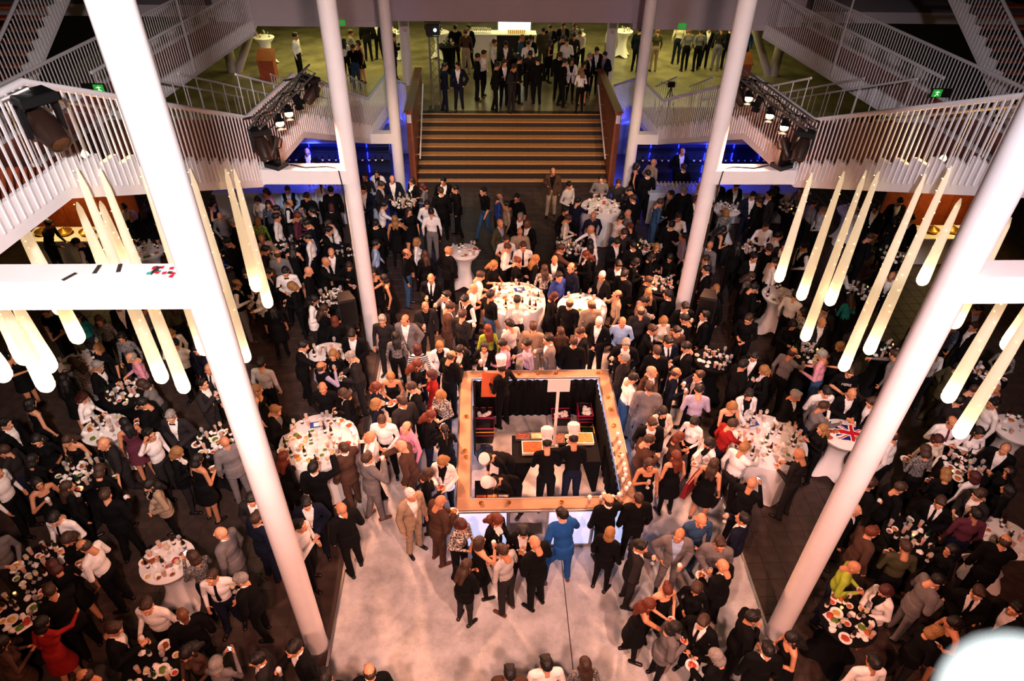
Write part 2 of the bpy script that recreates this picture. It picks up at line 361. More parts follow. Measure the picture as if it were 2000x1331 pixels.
    part('running_figure', MB().tube([(ox, -.03, -.05), (ox+.01, -.03, -.12)], .012, 6).tube([(ox, -.03, -.12), (ox-.04, -.03, -.17)], .008, 6).tube([(ox, -.03, -.12), (ox+.05, -.03, -.15)], .008, 6).tube([(ox-.05, -.03, -.08), (ox+.05, -.03, -.075)], .008, 6), mat('exit_white', 'd8ffd8', 0.5, emit='d8ffd8', strength=0.5), es)
# ------------------------------------------------------------------ tables
TABLES = [  # px, py of the table top, kind, things on it, how one finds it
 (623, 862, 'B', 52, 'the big round table left of the kiosk'),
 (1006, 583, 'B', 46, 'the big round table behind the kiosk'),
 (1500, 862, 'B', 50, 'the big round table right of the kiosk'),
 (906, 491, 'w', 14, 'the white table alone on open floor'),
 (1174, 404, 'W', 24, 'the white-clothed table near the stairs'),
 (1137, 600, 'W', 16, 'the small white table right behind the kiosk'),
 (205, 838, 'w', 18, 'the white table under the left tubes'),
 (327, 1096, 'w', 22, 'the white table at lower left'),
 (640, 692, 'w', 16, 'the white table by the left middle column'),
 (1648, 848, 'w', 6, 'the flag-draped table'),
 (1985, 838, 'w', 10, 'the white table at the right edge'),
 (1968, 1052, 'w', 12, 'the white table at lower right'),
 (288, 491, 'w', 16, 'the white table under the left gallery'),
 (1420, 408, 'w', 18, 'the white table before the right bar'),
 (1664, 412, 'w', 12, 'the white table under the right gallery'),
 (1522, 576, 'w', 14, 'the white table behind the right tubes'),
 (790, 398, 'k', 30, 'the black table near the left bar'),
 (655, 583, 'k', 26, 'the black table behind the left speaker'),
 (558, 482, 'k', 14, 'the black table left of the middle column'),
 (683, 490, 'k', 14, 'the black table behind the left middle column'),
 (1112, 487, 'k', 28, 'the black table in the middle of the hall'),
 (1268, 487, 'k', 16, 'the black table before the right middle column'),
 (1285, 556, 'k', 24, 'the black table left of the right speaker'),
 (1393, 703, 'k', 22, 'the black table right of the kiosk'),
 (1462, 488, 'k', 18, 'the black table right of the middle column'),
 (1545, 410, 'k', 12, 'the black table under the right stair'),
 (1680, 570, 'k', 18, 'the black table between the right tubes'),
 (1740, 500, 'k', 12, 'the black table far under the right gallery'),
 (1578, 692, 'k', 18, 'the black table under the right tube tips'),
 (1730, 688, 'k', 14, 'the black table beside the right near column'),
 (1925, 735, 'k', 14, 'the black table among the far right tubes'),
 (1882, 915, 'k', 22, 'the crowded black table at far right'),
 (1775, 1048, 'k', 18, 'the black table below the right near column'),
 (1657, 1212, 'k', 20, 'the black table at the bottom right'),
 (418, 866, 'k', 22, 'the black table beside the left near column'),
 (245, 772, 'k', 20, 'the black table under the left tube tips'),
 (155, 708, 'w', 14, 'the white table behind the left tubes'),
 (155, 930, 'k', 24, 'the black table at far left'),
 (75, 1105, 'k', 20, 'the black table in the lower left corner'),
 (38, 1192, 'k', 20, 'the black table below the lower left corner group'),
 (300, 1308, 'k', 16, 'the black table at the bottom edge'),
]
TW = {}
def cloth_table_mesh(kind):
    key = ('t', kind)
    if key in TW: return TW[key]
    n = 32; mb = MB(); rt = {'B': 0.74, 'W': 0.6, 'w': 0.42, 'k': 0.42}[kind]; zt = 1.08
    rings = []
    if kind in 'BW': prof = [(rt, zt-0.02), (rt+.01, zt-.1), (rt*0.97, .7), (rt*0.93, .35), (rt*0.95, .02)]
    else: prof = [(rt, zt-.02), (rt*.9, zt-.1), (.24, .85), (.19, .6), (.2, .4), (.27, .18), (.36, .02)]
    for i, (r, z) in enumerate(prof):
        t = i/(len(prof)-1)
        for k in range(n):
            a = 2*PI*k/n
            if kind in 'BW': rr = r*(1+0.05*t*math.cos(10*a)+.015*t*math.sin(7*a))
            else: rr = r*(1+0.22*t**2*math.cos(4*a))
            zz = z if kind in 'BW' else z+(0.05*t**3*(1-math.cos(4*a)))
            mb.v.append((rr*math.cos(a), rr*math.sin(a), zz))
    for i in range(len(prof)-1):
        for k in range(n):
            k2 = (k+1) % n; mb.f.append((i*n+k2, i*n+k, (i+1)*n+k, (i+1)*n+k2)); mb.m.append(0)
    top = MB().lathe([(rt-.01, zt-.03), (rt, zt-.02), (rt, zt-.006), (rt-.012, zt)], n)
    mt = BLACKCLOTH if kind == 'k' else WHITECLOTH
    TW[key] = (mb.mesh('cloth_cover', mt, True), top.mesh('table_top', mt, True), rt, zt); return TW[key]
TBL = []
for (px, py, kd, n, phr) in TABLES:
    me, top, rt, zt = cloth_table_mesh(kd); P = onz(px, py, zt)
    word = {'B': 'large round standing table with white floor-length cloth', 'W': 'white-clothed standing table', 'w': 'cocktail table in white stretch cover', 'k': 'cocktail table in black stretch cover'}[kd]
    sub = phr.replace('the ', '', 1).replace('big round table ', '').replace('black table ', '').replace('white table ', '').replace('white-clothed table ', '').replace('small ', '').replace('crowded ', 'crowded, ').replace('flag-draped table', 'under a draped flag')
    t = thing('standing_table', word+', '+sub, 'table', (P[0], P[1], 0), rotz=(px*7 % 90)*PI/180, group='standing tables')
    link('cloth_cover', me, t); link('table_top', top, t)
    TBL.append((P[0], P[1], rt, zt, kd, n, phr))

# ------------------------------------------------------------------ people: implicit-surface bodies
def _cap(P, a, b, ra, rb):
    a = np.array(a); b = np.array(b); ab = b-a; t = np.clip(((P-a)@ab)/(ab@ab), 0, 1)
    return np.linalg.norm(P-(a+t[..., None]*ab), axis=-1)-(ra+(rb-ra)*t)
def _ell(P, c, r):
    q = (P-np.array(c))/np.array(r); k = np.linalg.norm(q, axis=-1); return (k-1)*min(r)*1.0 if False else (k-1)*np.minimum(1e9, (np.linalg.norm(P-np.array(c), axis=-1)+1e-9)/np.maximum(k, 1e-6))
def sdf_field(prims, lo, hi, h):
    lo = np.array(lo); n = np.ceil((np.array(hi)-lo)/h).astype(int)+1
    D = np.full(n, 0.5); T = np.zeros(n, np.int16); TD_ = np.full(n, 9.0)
    ax = [lo[i]+h*np.arange(n[i]) for i in range(3)]
    for pr in prims:
        kind, k, tg = pr[0], pr[1], pr[2]
        if kind in ('cap', 'sub'):
            a, b, ra, rb = pr[3:]; R = max(ra, rb)+k+2.5*h; mn = np.minimum(a, b)-R; mx = np.maximum(a, b)+R
        elif kind in ('ell', 'sube'):
            c, r = pr[3:]; R = k+2.5*h; mn = np.array(c)-np.array(r)-R; mx = np.array(c)+np.array(r)+R
        elif kind == 'cone':
            z0, z1, a0, b0, a1, b1, cy = pr[3:]; M = max(a0, a1, b0, b1)+k+2*h; mn = np.array([-M, cy-M, min(z0, z1)-k-2*h]); mx = np.array([M, cy+M, max(z0, z1)+k+2*h])
        i0 = np.clip(np.floor((mn-lo)/h).astype(int), 0, n); i1 = np.clip(np.ceil((mx-lo)/h).astype(int)+1, 0, n)
        if np.any(i1 <= i0): continue
        sl = tuple(slice(i0[q], i1[q]) for q in range(3))
        P = np.stack(np.meshgrid(*[ax[q][sl[q]] for q in range(3)], indexing='ij'), -1)
        if kind in ('cap', 'sub'): d = _cap(P, a, b, ra, rb)
        elif kind in ('ell', 'sube'): d = _ell(P, c, r)
        else:
            t = np.clip((P[..., 2]-z0)/(z1-z0), 0, 1); A = a0+(a1-a0)*t; B = b0+(b1-b0)*t
            rad = np.sqrt((P[..., 0]/A)**2+((P[..., 1]-cy)/B)**2); d = (rad-1)*np.minimum(A, B)
            d = np.maximum(d, np.maximum(min(z0, z1)-P[..., 2], P[..., 2]-max(z0, z1)))
        if kind.startswith('sub'):
            D[sl] = np.maximum(D[sl], -d); continue
        o = D[sl]; hh = np.clip(0.5+0.5*(o-d)/k, 0, 1); D[sl] = o*(1-hh)+d*hh-k*hh*(1-hh)
        tm = d < TD_[sl]; T[sl] = np.where(tm, tg, T[sl]); TD_[sl] = np.where(tm, d, TD_[sl])
    return D, T, lo
def surfnets(D, T, lo, h):
    n = D.shape; s = D < 0; C = tuple(x+1 for x in n)     # cell (i,j,k) stored at +1
    acc = np.zeros(C+(3,)); cnt = np.zeros(C)
    quads = []
    for axs in range(3):
        a = [slice(None)]*3; b = [slice(None)]*3; a[axs] = slice(0, -1); b[axs] = slice(1, None); a, b = tuple(a), tuple(b)
        cr = np.argwhere(s[a] != s[b])
        if not len(cr): continue
        va = D[a][tuple(cr.T)]; vb = D[b][tuple(cr.T)]; t = va/(va-vb); pos = cr.astype(float); pos[:, axs] += t
        o1, o2 = (axs+1) % 3, (axs+2) % 3; cs = []
        for d1, d2 in ((0, 0), (1, 0), (1, 1), (0, 1)):
            c = cr.copy(); c[:, o1] += d1; c[:, o2] += d2; c[:, axs] += 1; cs.append(c)
            np.add.at(acc, tuple(c.T), pos); np.add.at(cnt, tuple(c.T), 1)
        q = np.stack([np.ravel_multi_index(tuple(c.T), C) for c in cs], 1)
        flip = va > 0; q[flip] = q[flip][:, ::-1]; quads.append(q)
    q = np.concatenate(quads); used = np.unique(q); idx = np.full(int(np.prod(C)), -1); idx[used] = np.arange(len(used))
    p = acc.reshape(-1, 3)[used]/cnt.reshape(-1)[used][:, None]
    tg = T[tuple(np.clip(np.round(p).astype(int), 0, np.array(n)-1).T)]
    return p*h+lo, idx[q], tg
def sdf_mesh(prims, lo, hi, h):
    D, T, l = sdf_field(prims, lo, hi, h); return surfnets(D, T, l, h)
def np_mesh(name, V, Fq, mi, mats):
    me = bpy.data.meshes.new(name); nv, nf = len(V), len(Fq)
    me.vertices.add(nv); me.vertices.foreach_set('co', np.ascontiguousarray(V, np.float32).ravel())
    me.loops.add(nf*4); me.loops.foreach_set('vertex_index', np.ascontiguousarray(Fq, np.int32).ravel())
    me.polygons.add(nf); me.polygons.foreach_set('loop_start', np.arange(0, nf*4, 4, dtype=np.int32))
    try: me.polygons.foreach_set('loop_total', np.full(nf, 4, np.int32))
    except Exception: pass
    for mt in mats: me.materials.append(mt)
    me.polygons.foreach_set('material_index', np.ascontiguousarray(mi, np.int32)); me.polygons.foreach_set('use_smooth', np.ones(nf, bool))
    me.update(calc_edges=True); me.validate(); return me

# head (origin between the ears, face towards -Y)
HEADP = [
 ('ell', .03, 0, (0, .014, .03), (.076, .097, .1)), ('ell', .03, 0, (0, -.028, -.035), (.06, .07, .085)), ('cap', .03, 0, (0, -.072, -.094), (0, -.06, -.09), .026, .03),
 ('cap', .02, 0, (0, .012, -.06), (0, .025, -.17), .055, .058), ('cap', .012, 0, (0, -.1, .02), (0, -.116, -.022), .009, .016), ('cap', .012, 0, (-.016, -.102, -.026), (.016, -.102, -.026), .011, .011),
 ('cap', .02, 0, (-.045, -.084, .034), (.045, -.084, .034), .014, .014), ('ell', .01, 0, (-.078, .012, -.005), (.012, .022, .034)), ('ell', .01, 0, (.078, .012, -.005), (.012, .022, .034)),
 ('sube', .01, 0, (-.032, -.108, .012), (.018, .02, .012)), ('sube', .01, 0, (.032, -.108, .012), (.018, .02, .012)),
 ('cap', .004, 7, (-.036, -.087, .012), (-.03, -.088, .012), .0065, .0065), ('cap', .004, 7, (.036, -.087, .012), (.03, -.088, .012), .0065, .0065),
 ('cap', .01, 8, (-.02, -.094, -.056), (.02, -.094, -.056), .0085, .0085),
]
HEAD = sdf_mesh(HEADP, (-.13, -.16, -.2), (.13, .16, .17), .0085)
HEADL = sdf_mesh(HEADP, (-.13, -.16, -.2), (.13, .16, .17), .019)
FACECUT = ('sube', .01, 0, (0, -.1, -.035), (.072, .085, .105))
def hair(name, h=.0115):
    cut = -0.06; pr = []
    if name == 'short': pr = [('ell', .02, 0, (0, .022, .045), (.086, .108, .1)), ('cap', .02, 0, (-.045, -.045, .1), (.045, -.05, .103), .026, .03), FACECUT]; cut = -.045
    if name == 'crop': pr = [('ell', .02, 0, (0, .02, .036), (.081, .102, .1)), FACECUT]; cut = -.03
    if name == 'fringe': pr = [('ell', .02, 0, (0, .026, .012), (.085, .104, .085)), FACECUT, ('sube', .01, 0, (0, -.02, .11), (.07, .11, .075))]; cut = -.05
    if name == 'bob': pr = [('ell', .02, 0, (0, .02, .045), (.094, .116, .103)), ('ell', .03, 0, (0, .04, -.06), (.1, .1, .1)), FACECUT, ('sube', .01, 0, (0, -.1, -.1), (.065, .09, .12))]; cut = -.13
    if name == 'long': pr = [('ell', .02, 0, (0, .02, .045), (.092, .114, .102)), ('ell', .03, 0, (0, .055, -.09), (.1, .085, .13)), ('cap', .04, 0, (-.04, .09, -.12), (-.05, .12, -.28), .06, .04), ('cap', .04, 0, (.04, .09, -.12), (.05, .12, -.28), .06, .04), ('cap', .02, 0, (-.085, -.01, -.05), (-.1, -.05, -.22), .026, .02), ('cap', .02, 0, (.085, -.01, -.05), (.1, -.05, -.22), .026, .02), FACECUT, ('sube', .01, 0, (0, -.1, -.1), (.066, .09, .13))]; cut = -.4
    if name == 'bun': pr = [('ell', .02, 0, (0, .02, .042), (.085, .108, .1)), ('ell', .02, 0, (0, .125, .08), (.05, .045, .045)), FACECUT]; cut = -.04
    if name == 'ponytail': pr = [('ell', .02, 0, (0, .02, .042), (.084, .107, .099)), ('cap', .03, 0, (0, .12, .06), (0, .15, -.03), .03, .034), ('cap', .03, 0, (0, .15, -.03), (0, .13, -.3), .034, .016), FACECUT]; cut = -.04
    V, Fq, tg = sdf_mesh(pr, (-.16, -.17, -.36), (.16, .24, .2), h)
    c = V[Fq].mean(1); keep = (c[:, 2] > cut) | (c[:, 1] > .085) if name in ('ponytail', 'bun') else c[:, 2] > cut
    V = V+.0035*np.sin(V[:, [1, 2, 0]]*190+V[:, [2, 0, 1]]*70)
    if h > .012: return V, Fq[keep]
    return np_mesh('hair', V, Fq[keep], np.zeros(keep.sum()), [BLACKM])
HAIR = {k: hair(k) for k in ('short', 'crop', 'fringe', 'bob', 'long', 'bun', 'ponytail')}
HAIRL = {k: hair(k, .021) for k in HAIR}

POSES = {  # elbowR, wristR, elbowL, wristL, bend, head pitch, head yaw, stance
 'a': ((-.25, .03, 1.14), (-.25, -.06, .89), (.25, .03, 1.14), (.25, -.05, .89), 2, 8, 10, 'A'),
 'p': ((-.25, .03, 1.14), (-.24, -.07, .9), (.31, .08, 1.15), (.21, -.03, .96), 2, 6, -20, 'B'),
 'g': ((-.25, .03, 1.15), (-.13, -.25, 1.22), (.25, .03, 1.14), (.24, -.06, .9), 3, 12, 15, 'B'),
 'G': ((-.31, .08, 1.15), (-.2, -.03, .96), (.26, .02, 1.15), (.12, -.26, 1.2), 2, 10, -25, 'A'),
 'e': ((-.26, .0, 1.15), (-.07, -.26, 1.2), (.25, .0, 1.14), (.1, -.28, 1.12), 6, 28, 0, 'A'),
 'c': ((-.28, .02, 1.14), (-.05, -.19, .99), (.28, .02, 1.14), (.05, -.19, 1.0), 3, 20, 5, 'A'),
 'd': ((-.3, -.12, 1.2), (-.09, -.25, 1.39), (.25, .03, 1.14), (.25, -.06, .9), 0, -4, 5, 'B'),
 'l': ((-.23, -.18, 1.2), (-.14, -.42, 1.14), (.23, -.16, 1.19), (.13, -.38, 1.13), 16, 22, 8, 'B'),
 'f': ((-.28, -.02, 1.16), (.07, -.19, 1.2), (.28, -.02, 1.16), (-.08, -.17, 1.16), 2, 10, 10, 'A'),
 'r': ((-.22, -.24, 1.3), (-.1, -.5, 1.25), (.25, .03, 1.14), (.25, -.06, .9), 9, 15, -8, 'B'),
 'w': ((-.25, .1, 1.15), (-.25, .1, .89), (.25, -.06, 1.15), (.24, -.2, .93), 4, 5, 0, 'W'),
 'v': ((-.36, -.05, 1.52), (-.3, -.16, 1.76), (.25, .03, 1.14), (.24, -.06, .9), 0, 0, -10, 'A'),
 'h': ((-.24, -.08, 1.18), (-.07, -.3, 1.4), (.24, -.08, 1.18), (.06, -.3, 1.38), 2, 12, 0, 'A'),
 'k': ((-.24, -.14, 1.13), (-.12, -.4, 1.02), (.24, -.12, 1.13), (.13, -.38, 1.02), 20, 26, 0, 'A'),
 'K': ((-.23, -.2, 1.12), (-.1, -.4, .92), (.23, -.2, 1.12), (.12, -.42, .92), 48, 30, 0, 'B'),
 'u': ((-.3, -.16, 1.2), (-.22, -.4, 1.22), (.38, .1, 1.05), (.42, .12, .8), 16, 0, 30, 'L'),
}
ORI = np.array([0, 0, .95])
def bendpt(p, ang):
    p = np.array(p, float); t = np.clip((p[..., 2:3]-.9)/.25, 0, 1); a = np.radians(ang)*t[..., 0]
    q = p-ORI; c, s_ = np.cos(a), np.sin(a); y = q[..., 1]*c-q[..., 2]*s_; z = q[..., 1]*s_+q[..., 2]*c
    out = p.copy(); out[..., 1] = y; out[..., 2] = z+.95; return out
LEGS = {'A': ((-.1, 0, .49), (-.12, .03, .09), -12, (.1, 0, .49), (.12, .03, .09), 12), 'B': ((-.1, -.02, .49), (-.13, -.04, .09), -20, (.1, .0, .49), (.11, .1, .09), 10),
        'W': ((-.1, -.12, .5), (-.1, -.26, .1), 0, (.1, .02, .47), (.1, .3, .13), 0), 'L': ((-.1, 0, .49), (-.12, .02, .09), -8, (.26, -.04, .6), (.4, .2, .46), 40)}
def mk_prims(sex, pose, what):
    eR, wR, eL, wL, bd, hp, hy, stn = POSES[pose]; F = sex == 'f'
    B = lambda p: bendpt(p, bd)
    sw = .165 if F else .188; P = []
    infl = {'body': 0, 'jacket': .017, 'vest': .012, 'dress': .009}[what]
    def cap(k, t, a, b, ra, rb): P.append(('cap', k, t, np.array(a, float), np.array(b, float), ra+infl, rb+infl))
    def ell(k, t, c, r): P.append(('ell', k, t, np.array(c, float), tuple(x+infl for x in r)))
    hipw = .17 if F else .16
    ell(.04, 1 if what != 'body' else 2, (0, .01, .96), (hipw, .12 if F else .115, .12))
    ell(.05, 1, B((0, .0, 1.1)), (.125 if F else .148, .098 if F else .108, .14))
    ell(.05, 1, B((0, .005, 1.29)), (.145 if F else .17, .105 if F else .118, .16))
    if F:
        for sx in (-1, 1): ell(.03, 1, B((sx*.07, -.085, 1.29)), (.055, .05, .055))
    cap(.05, 1, B((-sw+.05, .01, 1.425)), B((sw-.05, .01, 1.425)), .052 if F else .062, .052 if F else .062)
    for sx in (-1, 1): cap(.04, 1, B((sx*.03, .025, 1.475 if what == 'body' else 1.455)), B((sx*(sw-.06), .015, 1.44)), .045, .04)
    if what == 'body': cap(.02, 0, B((0, .012, 1.43)), B((0, -.005, 1.56)), .048 if F else .056, .046 if F else .054)
    if what in ('body', 'jacket'):
        ra = (.042, .036, .03, .024) if F else (.054, .044, .04, .03)
        for sx, e, wr in ((-1, eR, wR), (1, eL, wL)):
            sh = B((sx*sw, .01, 1.42)); e = B((e[0]*(.92 if F else 1), e[1], e[2])); wr_ = B(wr) if wr[2] > .8 else np.array(wr)
            cap(.03, 4, sh, e, ra[0], ra[1]); d = (wr_-e); L = np.linalg.norm(d)
            if what == 'body': cap(.012, 5, e, wr_-d/L*.015, ra[1], ra[3]); cap(.012, 0, wr_-d/L*.01, wr_+d/L*.065, ra[3]*.85, .027 if not F else .023)
            else: cap(.012, 5, e, wr_-d/L*.02, ra[1], ra[2])
    if what == 'jacket':
        P.append(('cone', .03, 1, 1.05, .8, .165, .13, .19, .145, .012))
    if what == 'dress':
        P.append(('cone', .04, 1, 1.06, .62, .14, .115, .23, .2, .01))
    if what == 'body':
        kR, aR, tR, kL, aL, tL = LEGS[stn]
        lr = (.088, .062, .056, .04) if F else (.09, .068, .064, .055)
        for sx, k, a, tt in ((-1, kR, aR, tR), (1, kL, aL, tL)):
            cap(.03, 2, (sx*.09, .01, .9), k, lr[0], lr[1]); cap(.02, 6, k, a, lr[2], lr[3])
            t = math.radians(tt); dx, dy = math.sin(t), -math.cos(t)
            z = a[2]-.055
            cap(.012, 3, (a[0]-dx*.05, a[1]-dy*.05, z), (a[0]+dx*.14, a[1]+dy*.14, z-.006), .038, .034)
    return P
def finger_mesh(mb, wr, e, side, hold, F):
    d = wr-e; d /= np.linalg.norm(d); up = np.array([0, 0, 1.0])
    nrm = np.array([-side*1.0, -.3, -.2]); nrm = nrm-d*(nrm@d); nrm /= np.linalg.norm(nrm); s = np.cross(d, nrm); s /= np.linalg.norm(s)
    k = .85 if F else 1.0; pc = wr+d*.06*k
    curl = .95 if hold else .45
    for i, L in enumerate((.062, .072, .068, .052)):
        o = pc+s*(i-1.5)*.017*k+d*.012
        p1 = o+d*L*.5*k; dd = d*math.cos(curl)+nrm*math.sin(curl); p2 = p1+dd*L*.4*k; d3 = d*math.cos(curl*1.9)+nrm*math.sin(curl*1.9); p3 = p2+d3*L*.35*k
        mb.tube([o, p1, p2, p3], [.0095*k, .009*k, .008*k, .006*k], 5)
    o = wr+d*.02-s*.024*k; t1 = o+(d*.5-s*.6+nrm*.45)*.045*k; t2 = t1+(d*.6+nrm*.6)*.035*k
    mb.tube([o, t1, t2], [.011*k, .01*k, .007*k], 5)
    return pc+nrm*.035, d
MCACHE = {}
BODYMATS = [mat('body_placeholder', '808080')]*9
def head_matrix(sex, pose):
    eR, wR, eL, wL, bd, hp, hy, stn = POSES[pose]
    c = bendpt((0, -.012, 1.612), bd)
    R_ = Matrix.Rotation(math.radians(hy), 4, 'Z') @ Matrix.Rotation(math.radians(bd*.5+hp), 4, 'X')
    s = 1.0 if sex == 'm' else .95
    return Matrix.Translation(Vector(c)) @ R_ @ Matrix.Scale(s, 4)
def body_mesh(sex, pose):
    key = (sex, pose, 'body')
    if key in MCACHE: return MCACHE[key]
    V, Fq, tg = sdf_mesh(mk_prims(sex, pose, 'body'), (-.5, -.95, -.02), (.5, .5, 1.9), .0165)
    V[:, 2] = np.maximum(V[:, 2], 0)
    H, HF, HT = HEAD; hm = np.array(head_matrix(sex, pose)); HV = H@hm[:3, :3].T+hm[:3, 3]
    eR, wR, eL, wL, bd = POSES[pose][:5]; mb = MB(); grips = []
    for sx, e, wr in ((-1, eR, wR), (1, eL, wL)):
        wr_ = bendpt(wr, bd) if wr[2] > .8 else np.array(wr); grips.append(finger_mesh(mb, wr_, bendpt(e, bd), sx, wr[2] > 1.05, sex == 'f'))
    fv = np.array(mb.v); ff = np.array([f if len(f) == 4 else (f[0], f[1], f[2], f[3]) for f in mb.f])
    ft = np.zeros(len(ff), int)
    fm = tg[Fq]; fmat = np.median(fm, axis=1).astype(int); fmat = np.where(np.isin(fmat, np.arange(9)), fmat, 0)
    fmat = fm[:, 0]
    hmat = HT[HF][:, 0]
    VV = np.concatenate([V, HV, fv]); FF = np.concatenate([Fq, HF+len(V), ff+len(V)+len(HV)])
    me = np_mesh('person_body', VV, FF, np.concatenate([fmat, hmat, ft]), BODYMATS)
    MCACHE[key] = (me, grips); return MCACHE[key]
def body_lod(sex, pose):
    key = (sex, pose, 'lod')
    if key in MCACHE: return MCACHE[key]
    V, Fq, tg = sdf_mesh(mk_prims(sex, pose, 'body'), (-.5, -.95, -.04), (.5, .5, 1.9), .03); V[:, 2] = np.maximum(V[:, 2], 0)
    H, HF, HT = HEADL; hm = np.array(head_matrix(sex, pose)); HV = H@hm[:3, :3].T+hm[:3, 3]
    MCACHE[key] = (np.concatenate([V, HV]), np.concatenate([Fq, HF+len(V)]), np.concatenate([tg[Fq][:, 0], HT[HF][:, 0]])); return MCACHE[key]
def unbend(V, bd):
    a = np.radians(bd); out = V.copy(); t = np.clip((V[:, 2]-.9)/.25, 0, 1)*a; q = V-ORI; c, s_ = np.cos(-t), np.sin(-t)
    out[:, 1] = q[:, 1]*c-q[:, 2]*s_; out[:, 2] = q[:, 1]*s_+q[:, 2]*c+.95; return out
def carved(sex, pose, what, h):
    lo, hi = (-.5, -.95, .5), (.5, .5, 1.9)
    D, T, l = sdf_field(mk_prims(sex, pose, what), lo, hi, h)
    P = np.stack(np.meshgrid(*[l[q]+h*np.arange(D.shape[q]) for q in range(3)], indexing='ij'), -1).reshape(-1, 3)
    U = unbend(P, POSES[pose][4]).reshape(D.shape+(3,)); x, y, z = np.abs(U[..., 0]), U[..., 1], U[..., 2]
    arm = np.isin(T, (4, 5)); tor = ~arm
    neck = np.maximum(np.sqrt(x**2+(y-.005)**2)-.07, 1.40-z)
    if what == 'jacket':
        v = np.where(z > 1.09, x-(.012+(z-1.09)*.21), x-(.008+(1.09-z)*.16)); cut = np.minimum(np.maximum(v, y+.02), neck)
    elif what == 'vest':
        v = np.maximum(np.maximum(x-(.008+(z-1.2)*.24), 1.2-z), y+.02)
        cut = np.minimum(np.minimum(v, neck), np.where(z < 1.0, z-.93, 9))
    else:
        cut = np.minimum(np.maximum(np.maximum(x-.09, y+.01), 1.36-z), 1.41-z); cut = np.where(z > 1.3, cut, 9)
    D = np.where(tor, np.maximum(D, -cut), D)
    return surfnets(D, T, l, h)
def garment_mesh(sex, pose, what, hres=.0165):
    key = (sex, pose, what, hres)
    if key in MCACHE: return MCACHE[key]
    V, Fq, tg = carved(sex, pose, what, hres)
    if hres > .02: MCACHE[key] = (V, Fq); return MCACHE[key]
    MCACHE[key] = np_mesh(what, V, Fq, np.zeros(len(Fq)), [BLACKM]); return MCACHE[key]
TIE = MB(); _tz = [1.475, 1.45, 1.36, 1.28, 1.2, 1.12, 1.08]; _ty = [-.062, -.078, -.117, -.13, -.128, -.124, -.122]; _tw = [.014, .02, .02, .026, .032, .036, .004]
for i in range(6):
    a, b = i, i+1
    TIE.add([(-_tw[a], _ty[a]-.004, _tz[a]), (_tw[a], _ty[a]-.004, _tz[a]), (_tw[b], _ty[b]-.004, _tz[b]), (-_tw[b], _ty[b]-.004, _tz[b]), (0, _ty[a]-.012, _tz[a]), (0, _ty[b]-.012, _tz[b])], [(0, 3, 5, 4), (4, 5, 2, 1)])
BOW = MB().hexa([(-.05, -.075, 1.44), (0, -.085, 1.452), (0, -.07, 1.452), (-.05, -.062, 1.44), (-.05, -.085, 1.485), (0, -.09, 1.473), (0, -.075, 1.473), (-.05, -.07, 1.485)]).hexa([(0, -.085, 1.452), (.05, -.075, 1.44), (.05, -.062, 1.44), (0, -.07, 1.452), (0, -.09, 1.473), (.05, -.085, 1.485), (.05, -.07, 1.485), (0, -.075, 1.473)])
def neckwear(pose, bow):
    key = ('n', pose, bow)
    if key in MCACHE: return MCACHE[key]
    src = BOW if bow else TIE; t = MB(); t.v = [tuple(bendpt(v, POSES[pose][4])) for v in src.v]; t.f = src.f; t.m = src.m
    MCACHE[key] = t.mesh('bow_tie' if bow else 'necktie', BLACKM, True); return MCACHE[key]
TOQUE = MB().lathe([(.088, 0), (.09, .06), (.088, .075), (.1, .1), (.115, .19), (.11, .23), (.07, .26), (.0, .265)], 16).mesh('chef_hat', WHITECLOTH, True)

# ---- clothing colours
CLR = {'K': ('black', '08080a'), 'N': ('navy', '111628'), 'G': ('grey', '6f6a6b'), 'D': ('dark grey', '252223'), 'B': ('brown', '4a342a'), 'T': ('tan', '9b8670'), 'U': ('bright blue', '1d4f94'),
       'O': ('olive', '45412c'), 'W': ('white', 'efe9e6'), 'L': ('light blue', '9fb6d8'), 'P': ('pink', 'd78fa8'), 'R': ('red', '8e1d1c'), 'Y': ('lime green', '9db33a'), 'V': ('lilac', 'a59bb4'),
       'M': ('burgundy', '5d2c3a'), 'C': ('cream', 'd9cbb8'), 'E': ('teal', '1f7f80'), 'J': ('denim blue', '2f4a6a'), 'I': ('blue', '2b3f86'), 'A': ('pale grey', 'b5b0ad')}
PAT = {'Z': ('striped', lambda: pattern('navy_white_stripes', '1a2036', 'e6e0da', 'stripe', 6)), 'F': ('floral', lambda: pattern('floral_print', '2c2628', 'c9bfb4', 'noise', 40)), 'Q': ('pink checked', lambda: pattern('pink_check', 'd2688a', 'e9b9c2', 'checker', 45)),
       'H': ('checked', lambda: pattern('pale_check', 'e5dcd3', 'b98f84', 'checker', 40)), 'X': ('plaid', lambda: pattern('dark_plaid', '20263a', '6a7080', 'checker', 30)), '6': ('green patterned', lambda: pattern('green_pattern', '3f6b22', '8a9a3c', 'noise', 25)), '7': ('patterned', lambda: pattern('grey_pattern', '3a3638', '8b8684', 'noise', 50))}
def cloth(c):
    if c in PAT: return PAT[c][1]()
    return mat('cloth_'+CLR[c][0].replace(' ', '_'), CLR[c][1], 0.85, noise=0.12, scale=14, bump=0.15, bscale=30)
def cname(c): return PAT[c][0] if c in PAT else CLR[c][0]
SKINS = [mat('skin_%d' % i, c, 0.5, noise=0.06, scale=12) for i, c in enumerate(('d4946f', 'ca8963', 'db9e7b', 'bf825e', '6a4028'))]
LIPS = mat('lips', 'a85a50', 0.5); EYES = mat('eye_and_brow', '2a1d18', 0.4); SHOE = mat('black_shoe', '0c0a0a', 0.35); SHOEB = mat('brown_shoe', '5a3420', 0.4)
